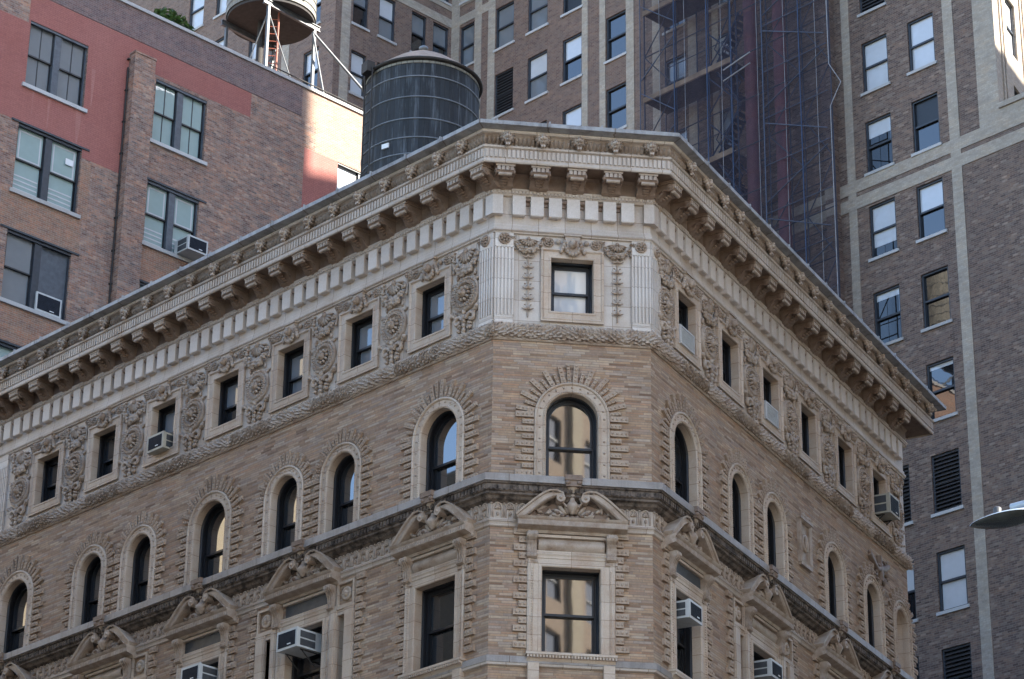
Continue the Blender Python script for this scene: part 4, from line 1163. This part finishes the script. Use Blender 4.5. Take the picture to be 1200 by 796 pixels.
weed((XR-.75, 48.75, 51.4), 1100, .95, 1.0, 'bright green weedy bush on the roof edge above the purple brick parapet')
weed((XR-.85, 50.9, 51.3), 190, .8, .55, 'thin low weeds on the roof edge between the green bush and the silver water tank')
rl = thing('roof_railing', (XR-.5, 56, 50.4), 'thin dark pipe rail along the roof edge under the silver water tank', 'railing')
b = MB(); b.tube([(0,-3,1.55),(0,4.5,1.5)], .025, 6); put('rail', b.mesh('rail', M['rim']), T(XR-.5, 56, 50.4), rl)
for y in (-2.8, -.3, 2.2, 4.4):
    b = MB(); b.tube([(0,y,0),(0,y,1.55)], .022, 6); put('post', b.mesh('post', M['rim']), T(XR-.5, 56, 50.4), rl)

# ------------------------------------------------------------------ the tower behind
tw = thing('tower_building', (-68, 82, 0), 'tall dark brick office tower with cream brick bands and pale shaded windows', 'building')
YT = 75.31; XC = -82.34; YWG = 68.18; XK = -52.06; XE = -49.9; TOP = 88.0
FY = frm((0, YT, 0), (1,0,0), (0,1,0))
FWX = frm((XC, 0, 0), (0,1,0), (-1,0,0))
FWL = frm((0, YWG, 0), (1,0,0), (0,1,0))
FLO = [70.5, 66.95, 63.42, 59.8, 56.2, 52.64, 48.95, 45.25, 41.55, 37.93, 34.22, 30.6, 27.0, 74.1, 77.7, 81.3]
cols = [(-81.78,-80.85),(-79.4,-78.2),(-77.28,-76.02),(-75.05,-73.86),(-72.37,-71.17)]
holesF = []; winF = []
for ci, (a, b) in enumerate(cols):
    for z in FLO[:5] + FLO[13:]:
        winF.append((a, b, z, z+2.2, ci)); 
for ci, (a, b) in enumerate([(-58.4,-57.13),(-56.12,-54.86)]):
    for z in FLO: winF.append((a, b, z, z+2.25, 5+ci))
for ci, (a, b) in enumerate([(-68.9,-67.7),(-66.3,-65.1)]):
    for z in FLO[:6]: winF.append((a, b, z, z+2.2, 7+ci))
winF = [w for w in winF if w[2] < 74.5]
# walls: reddish west part, darker right part
for nm, x0, x1, mt in (('wall', XC, -70.05, 'tower2'), ('wall', -70.05, XK, 'tower'), ('wall', XK, XE, 'tower')):
    s = MB(); top = 53.15 if x0 == XK else TOP
    s.wall(x0, x1, 0, top, [w[:4] for w in winF if x0 < w[0] < x1], 0, 0, .12)
    put(nm, s.mesh(nm, M[mt]), FY, tw)
# other faces
s = MB()
for (x, y0, z0, z1) in ((XK, YT, 53.15, TOP),):
    pass
q0 = Vector((XK, YT, 0)); q1 = q0 + RD*14
FRU = frm((XK, YT, 0), RD, -NR); FRL = frm((XE, YT, 0), RD, -NR)
s = MB(); s.wall(0, 14, 53.15, TOP, [(1.55,2.75,56.45,58.95),(1.55,2.75,60.1,62.6),(4.2,5.4,56.45,58.95),(4.2,5.4,60.1,62.6),(1.95,2.75,53.6,55.05)], 0, 0, .15)
for x in (.62,.95,3.3,3.65,6.2): s.box(x, x+.16, -.06, 0, 53.2, TOP)
put('side_wall', s.mesh('side_wall', M['cream']), FRU, tw)
s = MB(); s.wall(0, 16, 0, 53.15, [], 0); put('side_wall', s.mesh('side_wall', M['tower']), FRL, tw)
for (a, b, z0, z1) in ((1.55,2.75,56.45,58.95),(1.55,2.75,60.1,62.6),(4.2,5.4,56.45,58.95),(4.2,5.4,60.1,62.6),(1.95,2.75,53.6,55.05)):
    f = MB(); f.frame(a, b, z0, z1, [(0,.1),(-.07,.1),(-.07,.2)]); f.box(a, b, .1, .16, (z0+z1)/2-.04, (z0+z1)/2+.04)
    w = put('window', f.mesh('window_frame', M['blueframe']), FRU, tw)
    g = MB(); g.face([(a,.17,z0),(b,.17,z0),(b,.17,z1),(a,.17,z1)]); put('pane', g.mesh('pane', M['shade' if z0 > 54 else 'glass']), FRU, w)
s = MB(); pq_ = [(XK,YT),(XE,YT)] + [tuple((Vector((XE,YT,0))+RD*16).xy), tuple((Vector((XK,YT,0))+RD*16).xy)]
s.face([(x,y,53.15) for x,y in pq_]); s.box(XK-.0, XE+.1, YT-.10, YT+.5, 53.0, 53.22)
put('setback_ledge', s.mesh('setback_ledge', M['cream']), None, tw)
s = MB()
s.face([(XC,YWG,0),(XC,YT,0),(XC,YT,1),(XC,YWG,1)])
s.face([(-112,YWG,TOP),(XC,YWG,TOP),(XC,YT,TOP),(XK,YT,TOP),(q1.x,q1.y,TOP),(-112,q1.y,TOP)])
s.face([(-112,YWG,0),(-112,q1.y,0),(-112,q1.y,TOP),(-112,YWG,TOP)]); s.face([(-112,q1.y,0),(q1.x+3,q1.y,0),(q1.x+3,q1.y,TOP),(-112,q1.y,TOP)])
put('rear_walls', s.mesh('rear_walls', M['tower']), None, tw)
# wing walls
winX = []
for (a, b) in ((69.2,70.1),(70.76,71.75),(72.76,73.68),(74.1,75.08)):
    for z in (70.6, 67.05, 63.47, 59.8, 56.2): winX.append((a, b, z, z+2.2, 20))
winL = []
for (a, b) in ((-84.45,-83.4),(-88.55,-87.5),(-91.25,-90.2),(-93.35,-92.2),(-95.55,-94.43)):
    for z in (70.7, 67.1, 63.6, 60.0, 56.4):
        zz = z
        if a < -95 : zz = z - .6
        winL.append((a, b, zz, zz+2.25, 21))
s = MB(); s.wall(YWG, YT, 0, TOP, [w[:4] for w in winX], 0, 0, .12); put('wing_wall', s.mesh('wing_wall', M['tower2']), FWX, tw)
s = MB(); s.wall(-112, XC, 0, TOP, [w[:4] for w in winL], 0, 0, .12); put('wing_wall', s.mesh('wing_wall', M['tower2']), FWL, tw)
# cream bands: brick courses standing a little proud
def band(F, *rects):
    for a, b, c, d in rects:
        s = MB(); s.box(a, b, -.03, .02, c, d); put('cream_band', s.mesh('cream_band', M['cream']), F, tw)
band(FY, (-59.34,-58.95,0,51.3), (-59.34,-58.95,51.82,52.02), (-59.34,-58.95,52.54,TOP))
band(FY, (-54.4,-53.93,0,51.3), (-54.4,-53.93,51.82,52.02), (-54.4,-53.93,52.54,TOP))
band(FY, (-60.0,XE,51.3,51.82)); band(FY, (-60.0,XE,52.02,52.54))
s = MB(); s.box(-53.0, XK+.0, -.03, .02, 52.54, TOP); s.box(XK, XE, -.03, .02, 52.54, 53.0); put('cream_pier', s.mesh('cream_pier', M['cream']), FY, tw)
band(FY, (-66.5,-60.25,51.35,51.8)); band(FY, (-66.5,-60.25,52.1,52.5))
s = MB(); s.box(-60.25,-59.75,-.3,.02,0,TOP); put('brick_pier', s.mesh('brick_pier', M['tower']), FY, tw)
s = MB(); s.box(-60.27,-59.73,-.32,-.29,51.3,51.82); s.box(-60.27,-59.73,-.32,-.29,52.02,52.54); put('cream_band', s.mesh('cream_band', M['cream']), FY, tw)
band(FY, (-80.78,-80.33,0,69.3),(-80.78,-80.33,69.75,TOP)); band(FY, (-79.87,-79.42,0,69.3),(-79.87,-79.42,69.75,TOP))
band(FY, (-73.83,-73.47,0,TOP)); band(FY, (-72.75,-72.4,0,TOP)); band(FY, (-71.15,-70.68,0,TOP))
band(FY, (-67.55,-67.05,0,TOP)); band(FY, (-66.2,-65.85,0,TOP)); band(FY, (-69.6,-69.2,0,TOP))
band(FY, (XC,-79.42,69.3,69.75)); band(FY, (XC,-79.42,70.3,70.8))
s = MB(); s.box(XC-.02,XC+.5,-.06,.3,0,TOP); put('cream_pier', s.mesh('cream_pier', M['cream']), FY, tw)
band(FWX, (YWG+.85,YT-.06,69.35,69.8)); band(FWX, (YWG+.85,YT-.06,70.25,70.6)); band(FWX, (68.55,69.05,0,69.35),(68.55,69.05,69.8,TOP))
band(FWL, (-86.0,-85.5,0,TOP))
# windows of the tower: each a frame with sill, two panes
CW_ = {}
random.seed(21)
def twin(F, a, b, z0, z1, style):
    w, h = round(b-a, 2), round(z1-z0, 2); up, lo, fr = style
    key = (w, h)
    if key not in CW_:
        f = MB(); f.frame(-w/2, w/2, 0, h, [(0,.06),(-.075,.06),(-.075,.18)]); f.box(-w/2, w/2, .08, .15, h*.5-.04, h*.5+.04)
        sl = MB(); sl.box(-w/2-.09, w/2+.09, -.07, .02, -.12, 0)
        p1 = MB(); p1.face([(-w/2,.15,h*.5),(w/2,.15,h*.5),(w/2,.15,h),(-w/2,.15,h)])
        p2 = MB(); p2.face([(-w/2,.17,0),(w/2,.17,0),(w/2,.17,h*.5),(-w/2,.17,h*.5)])
        lv = MB()
        for k in range(15): lv.box(-w/2+.07, w/2-.07, .06+.0, .13, .06+k*h/15, .06+k*h/15+.05)
        CW_[key] = (f, sl, p1, p2, lv, {})
    f, sl, p1, p2, lv, c = CW_[key]
    def me(k, mb, mt):
        if (k, mt) not in c: c[(k, mt)] = mb.mesh(k, M[mt])
        return c[(k, mt)]
    Fc = F @ T((a+b)/2, 0, z0)
    o = put('window', me('window_frame', f, fr), Fc, tw); put('sill', me('sill', sl, 'sill'), Fc, o)
    if up == 'louvre':
        put('louvre', me('louvre', lv, 'louvre'), Fc, o); put('pane', me('pane', p1, 'black'), Fc, o); put('pane', me('pane2', p2, 'black'), Fc, o)
        return
    for k, mb, mt in (('p1', p1, up), ('p2', p2, lo)):
        if isinstance(mt, float):                          # a roller blind drawn part of the way
            put('pane', me(k, mb, 'glass'), Fc, o)
            zt = h if k == 'p1' else h*.5; y = .145 if k == 'p1' else .165
            s = MB(); s.face([(-w/2,y,zt-mt*h*.5),(w/2,y,zt-mt*h*.5),(w/2,y,zt),(-w/2,y,zt)]); put('blind', s.mesh('blind', M['shade']), Fc, o)
        else: put('pane', me(k, mb, mt), Fc, o)
SH, GL, GR, LV = 'shade', 'glass', 'shadegrey', 'louvre'
spec = {(5,0):LV, (5,59.8):LV, (5,56.2):(SH,SH), (6,56.2):(SH,SH), (5,52.64):(.62,GL), (6,52.64):('dark',.15), (5,48.95):(SH,.55), (6,48.95):(SH,GL), (5,45.25):(.3,GL), (6,45.25):(GL,GL),
        (6,41.55):(.2,GL), (6,37.93):LV, (5,37.93):LV, (6,34.22):(SH,SH), (5,34.22):(SH,GL), (6,30.6):LV, (5,30.6):LV,
        (0,66.95):(GR,GR), (1,66.95):(GR,GR), (2,66.95):(GR,GR), (3,66.95):('black','black'), (1,63.42):LV, (2,63.42):(SH,GR), (3,63.42):(SH,GL), (3,59.8):(SH,SH), (4,63.42):(GL,GL), (4,59.8):(GL,GL), (4,66.95):(GL,GL)}
for a, b, z0, z1, ci in winF:
    st = spec.get((ci, z0))
    if st is None: st = random.choice([(GR,GL),(SH,GL),(GL,GL),(GR,GR)])
    if st == LV: st = (LV, LV)
    if st[0] == 'dark': st = ('black', GL)
    twin(FY, a, b, z0, z1, (*st, 'blueframe'))
for a, b, z0, z1, ci in winX: twin(FWX, a, b, z0, z1, (*random.choice([(GR,GR),(SH,GR),(GR,GL)]) , 'blueframe') if (a, z0) not in ((69.2,63.47),(70.76,67.05)) else (SH, SH if a < 70 else GR, 'blueframe'))
for a, b, z0, z1, ci in winL: twin(FWL, a, b, z0, z1, (*random.choice([(SH,SH),(SH,GL)]), 'blueframe'))

# ------------------------------------------------------------------ scaffold and chutes on the tower
sc = thing('scaffolding', (-65, 74, 33), 'netted blue scaffolding with plank decks climbing the dark tower wall', 'scaffolding')
Y0, Y1 = YT-1.55, YT-.25; ZB, ZT = 30.0, 80.0
SM = T(1.35, 0, -1.25)
def sput(n, mb, mt): return put(n, mb.mesh(n, M[mt]), SM, sc)
for x in (-70.0,-68.2,-66.4,-64.9,-63.3,-61.5,-60.1):
    for y in ((Y0, Y1) if x < -61 else (Y0,)):
        b = MB(); b.tube([(x,y,ZB),(x,y,ZT)], .032, 6); sput('pole', b, 'scafblue' if x in (-66.4,-64.9,-68.2) else 'scafpole')
for k in range(12):
    z = 43.6 + 2.12*k
    b = MB(); b.tube([(-70.0,Y0,z),(-60.1,Y0,z)], .03, 5); b.tube([(-70.0,Y1,z),(-61.4,Y1,z)], .024, 5); sput('ledger', b, 'scafpole')
    for a, c in ((-70.0,-68.2),(-63.3,-61.5),(-61.5,-60.1)):
        b = MB(); b.tube([(a,Y0,z),(c,Y0,z+2.12)] if (k + int(a)) % 2 else [(c,Y0,z),(a,Y0,z+2.12)], .026, 5); sput('brace', b, 'scafpole')
for z, x1 in ((64.72,-65.4),(60.5,-65.2),(56.3,-65.2),(68.9,-65.4),(52.1,-65.2)):
    b = MB(); b.box(-70.05, x1, Y0-.05, Y0+.02, z, z+.24); d = sput('deck', b, 'plank')
    b = MB(); b.box(-70.0, x1, Y0+.03, Y1+.1, z+.02, z+.1); put('deck_boards', b.mesh('deck_boards', M['deckunder']), SM, d)
for k in range(7):                                         # zigzag stair
    z = 48.0 + 4.24*k/2*1.0; a, c = (-66.3,-64.95) if k % 2 == 0 else (-64.95,-66.3)
    b = MB()
    for y in (Y0+.25, Y0+.85):
        b.tube([(a,y,z),(c,y,z+2.12)], .05, 5); b.tube([(a,y,z+.95),(c,y,z+3.07)], .025, 5)
    for j in range(9):
        t = (j+.5)/9; x = a+(c-a)*t; b.box(x-.13, x+.13, Y0+.25, Y0+.85, z+2.12*t-.015, z+2.12*t+.015)
    sput('stair', b, 'scafblue')
    b = MB(); b.tube([(-66.4,Y0,z),(-64.9,Y0,z+1.6)], .035, 5); b.tube([(-64.9,Y0,z),(-66.4,Y0,z+1.6)], .035, 5); sput('brace', b, 'scafblue')
nm = MB(); n1, n2 = 40, 60; rows = []
for i in range(n1+1):
    row = []
    for j in range(n2+1):
        x = -70.1 + 10.1*i/n1; z = ZB + (ZT-ZB)*j/n2
        row.append((x, Y0-.09 - .07*noise.noise((x*.9, z*.25, 3)), z))
    rows.append(row)
nm.grid(rows); sput('netting', nm, 'net')
for x in (-69.0,-67.6,-65.6,-63.7,-62.3,-60.7):
    b = MB(); b.tube([(x,Y0-.2,ZB),(x+.05,Y0-.2,60),(x,Y0-.2,ZT)], .011, 4); sput('rope', b, 'whitepole')
b = MB(); b.tube([(-60.02,Y0-.2,ZB),(-60.02,Y0-.2,56.3),(-59.5,Y0-.15,57.2),(-60.02,Y0-.2,58.2),(-60.02,Y0-.2,ZT)], .018, 5); sput('edge_rope', b, 'whitepole')
for x, mt in ((-70.02,'scafpole'),(-68.1,'scafblue'),(-66.3,'scafblue'),(-65.0,'scafblue'),(-63.35,'scafpole'),(-61.45,'scafblue')):
    b = MB(); b.tube([(x,Y0-.24,ZB),(x,Y0-.24,ZT)], .028, 6); sput('pole', b, mt)
for k in range(14):
    z = 42.2 + 2.12*k; a, c = ((-63.3,-60.2) if k % 2 else (-60.2,-63.3))
    b = MB(); b.tube([(a,Y0-.22,z+.5),(c,Y0-.22,z+1.9)], .026, 5); sput('brace', b, 'scafpole')
    b = MB(); b.tube([(-63.4,Y0-.22,z),(-60.1,Y0-.22,z)], .022, 5); sput('ledger', b, 'scafpole')
    if z > 56: b = MB(); b.tube([(-70.0,Y0-.2,z+.2),(-68.1,Y0-.2,z+1.7)] if k % 2 else [(-70.0,Y0-.2,z+1.7),(-68.1,Y0-.2,z+.2)], .024, 5); sput('brace', b, 'scafpole')
for z in (59.4, 59.9):
    b = MB(); b.tube([(-65.2,Y0-.5,z),(-63.6,Y0-.7,z+.1)], .03, 5); sput('outrigger', b, 'whitepole')
for x, r, lab in ((-64.25,.3,'faded red debris chute beside the blue scaffold stair'), (-62.75,.27,'faded red debris chute right of the stair, between thin white ropes')):
    b = MB(); prof = []
    for k in range(40):
        z = ZB + 1.25*k; prof += [(r*.86, z), (r, z+.05), (r*1.0, z+.3), (r*.9, z+1.2)]
    b.lathe_z((0,0,0), prof, 14); o = put('debris_chute', b.mesh('debris_chute', M['chute']), T(x+1.0, Y0+.55, -1.0)); tag(o, lab, 'debris chute')

# ------------------------------------------------------------------ street lamp
def lamp():
    base = (-7.2, 22.2, 0.0); tip = Vector((-15.05, 20.77, 11.45))
    t = thing('street_lamp', base, 'grey cobra head street lamp on a long arm at the right edge', 'street lamp')
    o = Vector(base); d = (tip - o); L = math.hypot(d.x, d.y); ang = math.atan2(d.y, d.x)
    Mx = T(*base); Mr = Mx @ Matrix.Rotation(ang, 4, 'Z')
    b = MB(); b.lathe_z((0,0,0), [(.22,0.0),(.22,.5),(.14,.6),(.12,1.0),(.075,9.6),(.06,9.7),(0,9.72)], 16); put('pole', b.mesh('pole', M['lamp']), Mr, t)
    zt = tip.z
    b = MB(); b.tube([(0,0,9.3),(.5,0,9.9),(1.6,0,10.6),(4.0,0,11.25),(L-1.0,0,zt+.12),(L-.45,0,zt+.1)], .045, 8); put('arm', b.mesh('arm', M['lamp']), Mr, t)
    # luminaire: lens shaped body, its top shell and its dark underside
    hd = MB(); rows = []
    W = lambda s: .15*math.sin(PI*min(1, max(0, s))**.6)**.75 if 0 < s < 1 else 0.0
    n = 14
    for i in range(n+1):
        s = i/n; w = max(.012, .19*(math.sin(PI*(s**.75)))**.55); x = L - .72 + .72*s; h = .06*(1-.75*s)*max(.15, math.sin(PI*min(.5+.0, s*.5+.25)))
        rows.append([(x, w*math.cos(PI*k/8), zt + h*math.sin(PI*k/8)) for k in range(9)])
    hd.grid(rows); h_ = put('head', hd.mesh('head', M['lamp']), Mr, t)
    un = MB(); rows = []
    for i in range(n+1):
        s = i/n; w = max(.012, .19*(math.sin(PI*(s**.75)))**.55); x = L - .72 + .72*s; h = -.055*math.sin(PI*s)**.8 if 0 < s < 1 else 0
        rows.append([(x, w*math.cos(PI*k/8), zt + h*math.sin(PI*k/8) - .001) for k in range(9)])
    un.grid(rows); put('underside', un.mesh('underside', M['lampglass']), Mr, h_)
    pc = MB(); pc.lathe_z((L-.3,0,zt+.05), [(.04,0),(.042,.075),(.03,.09),(0,.092)], 12); put('photocell', pc.mesh('photocell', M['acside']), Mr, h_)
lamp()

# ------------------------------------------------------------------ streets and the blocks across them
g = MB(); g.box(-400, 400, -400, 400, -.5, 0); structure('street', g, M['asphalt'], 'asphalt street at the foot of the buildings')
def walk_poly(name, pts, label):
    s = MB(); n = len(pts)
    s.face([(x,y,.14) for x,y in pts])
    for i in range(n): a, b = pts[i], pts[(i+1)%n]; s.face([(*a,0),(*b,0),(*b,.14),(*a,.14)])
    structure(name, s, M['walk'], label)
bw = lambda y: P2.x + RD.x/RD.y*(y - P2.y)               # west building line of the avenue
AVE = 28.3
walk_poly('sidewalk', [(-140,36),(bw(36)+3.2,36),(bw(40)+4.2,40),(bw(110)+4.2,110),(-140,110)], 'concrete pavement round the corner building')
walk_poly('pavement', [(-140,-40),(bw(-40)+4,-40),(bw(26)+4,26),(-140,26)], 'concrete pavement across the side street')
walk_poly('footpath', [(bw(-60)+AVE-4.2,-60),(160,-60),(160,120),(bw(120)+AVE-4.2,120)], 'concrete pavement on the far side of the avenue')
s = MB()
for k in range(14):
    y = -30 + 9*k; c = bw(y) + 14; s.box(c-.07, c+.07, y, y+3, .003, .005)
structure('road_marking', s, M['paint'], 'white dashed lane line on the avenue')
def block(name, F, w, h, dep, mt, pitch, floors, zb, label, cat='building', trim='tancream', wins=True, cornice_d=.8):
    """a plain street block standing outside the picture; its front is seen only in the window glass"""
    o0 = F @ Vector((w/2, dep/2, 0))
    t = thing(name, o0, label, cat)
    n = int(w/pitch); H = []
    if wins:
        for k in range(n):
            c = (k+.5)*w/n
            for z in floors: H.append((c-.75, c+.75, z, z+2.3))
    s = MB(); s.wall(0, w, 0, h, H, 0, 0, .25)
    for a, b_, c_, d_ in ((0,0,0,dep),(w,w,0,dep)): s.face([(a,c_,0),(b_,d_,0),(b_,d_,h),(a,c_,h)])
    s.face([(0,dep,0),(w,dep,0),(w,dep,h),(0,dep,h)]); s.face([(0,0,h),(w,0,h),(w,dep,h),(0,dep,h)])
    put('walls', s.mesh('walls', M[mt]), F, t)
    s = MB(); s.box(-.3, w+.3, -cornice_d, .3, h-1.6, h-.9); s.box(-.5, w+.5, -cornice_d-.4, .3, h-.9, h+.3); put('cornice', s.mesh('cornice', M[trim]), F, t)
    for k in range(0, n+1, 2):
        s = MB(); c = k*w/n; s.box(max(0,c-.5), min(w,c+.5), -.25, 0, 0, h-1.6); put('pilaster', s.mesh('pilaster', M[trim]), F, t)
    if H:
        f = MB(); f.frame(-.75,.75,0,2.3,[(0,.1),(-.08,.1),(-.08,.22)]); f.box(-.75,.75,.12,.2,1.1,1.2); fm = f.mesh('window_frame', M['blueframe'])
        g_ = MB(); g_.face([(-.75,.21,0),(.75,.21,0),(.75,.21,2.3),(-.75,.21,2.3)]); gm = g_.mesh('pane', M['glass'])
        for a, b_, c_, d_ in H:
            Fc = F @ T((a+b_)/2, 0, c_); q = put('window', fm, Fc, t); put('pane', gm, Fc, q)
    return t
# unseen tall office block across the avenue, roof levels stepped to shape its shade
ESB = Vector((P2.x, P2.y, 0)) + NR*AVE*RD.y
def east(y): return Vector((bw(y) + AVE, y, 0))
FE = lambda y: frm(east(y), -RD, NR)
ob = thing('unseen_office_block', (0, 70, 0), 'unseen tall office block across the avenue, roof stepped to shape its shade', 'building')
for y0, y1, h in ((44, 60, 76), (60, 77.0, 90), (77.0, 79.0, 84.2), (79.0, 87, 79.6), (87, 125, 74.2)):
    a, b = east(y0), east(y1); s = MB()
    P = [a, b, b + Vector((34,0,0)), a + Vector((34,0,0))]
    s.face([(p.x,p.y,h) for p in P])
    for i in range(4): p, q = P[i], P[(i+1)%4]; s.face([(p.x,p.y,0),(q.x,q.y,0),(q.x,q.y,h),(p.x,p.y,h)])
    put('tower_block', s.mesh('tower_block', M['tan']), None, ob)
# pale apartment block on the south side of the side street (mirrored in the arched windows)
block('apartment_block', frm((-95, 18, 0), (-1,0,0), (0,-1,0)), 40, 72, 15.5, 'tancream', 4.0, [20+3.6*k for k in range(11)], 0, 'pale apartment block on the far side of the side street')
# unseen loft block at the near corner, raised to darken the lower windows' reflections
block('unseen_loft_block', frm((-44, 21.5, 0), (-1,0,0), (0,-1,0)), 30, 36.2, 16, 'tan', 5.0, [4, 8, 12, 16, 20, 24, 28], 0, 'unseen tan brick loft block across the side street, raised to darken window reflections')
# brick block behind the camera (mirrored in the chamfer windows)
block('brick_block', frm((44, 8, 0), (-1,0,0), (0,-1,0)), 32, 70, 26, 'tan', 4.0, [28+3.7*k for k in range(10)], 0, 'tan brick block with pale pilasters behind the viewer')

# ------------------------------------------------------------------ sun, sky, camera
EL, AZ = R_(32), math.atan2(.87, .48)                   # azimuth clockwise from +y
sd = Vector((math.sin(AZ)*math.cos(EL), math.cos(AZ)*math.cos(EL), math.sin(EL)))
sl = bpy.data.lights.new('sun', 'SUN'); sl.energy = 5.0; sl.angle = R_(.53); sl.color = (1.0, .93, .82)
so = bpy.data.objects.new('sun', sl); C.objects.link(so); so.location = (60, 60, 120); so.rotation_euler = (-sd).to_track_quat('-Z', 'Y').to_euler()
wd = bpy.data.worlds.new('World'); bpy.context.scene.world = wd; wd.use_nodes = True; nt = wd.node_tree
sk = nt.nodes.new('ShaderNodeTexSky'); sk.sky_type = 'NISHITA'; sk.sun_disc = False; sk.sun_elevation = EL; sk.sun_rotation = AZ; sk.dust_density = .6; sk.air_density = 1.0; sk.ozone_density = 2.0
bg = nt.nodes.get('Background') or nt.nodes.new('ShaderNodeBackground'); nt.links.new(sk.outputs[0], bg.inputs[0]); bg.inputs[1].default_value = .15
cam = bpy.data.cameras.new('camera'); co = bpy.data.objects.new('camera', cam); C.objects.link(co)
psi, th, rho = R_(46.0195532), R_(24.85374227), R_(.77534583)
fh = Vector((-math.sin(psi), math.cos(psi), 0)); rr = Vector((math.cos(psi), math.sin(psi), 0)); zz = Vector((0,0,1))
Fd = fh*math.cos(th) + zz*math.sin(th); Ud = -fh*math.sin(th) + zz*math.cos(th)
r2 = rr*math.cos(rho) + Ud*math.sin(rho); u2 = -rr*math.sin(rho) + Ud*math.cos(rho)
Mc = Matrix.Identity(4)
for i in range(3): Mc[i][0] = r2[i]; Mc[i][1] = u2[i]; Mc[i][2] = -Fd[i]
Mc[0][3], Mc[1][3], Mc[2][3] = 0, 0, 1.7
co.matrix_world = Mc
cam.sensor_fit = 'HORIZONTAL'; cam.sensor_width = 36; cam.lens = 3244.554/1200*36; cam.clip_end = 2000; cam.clip_start = .1
S = bpy.context.scene; S.camera = co
S.view_settings.view_transform = 'Standard'; S.view_settings.look = 'None'; S.view_settings.exposure = 2.08; S.view_settings.gamma = 1
S.cycles.use_denoising = True; S.cycles.max_bounces = 6; S.cycles.diffuse_bounces = 3; S.cycles.glossy_bounces = 3; S.cycles.transparent_max_bounces = 8
S.cycles.use_adaptive_sampling = True; S.cycles.adaptive_threshold = .02
S.render.resolution_x, S.render.resolution_y = 1024, 679
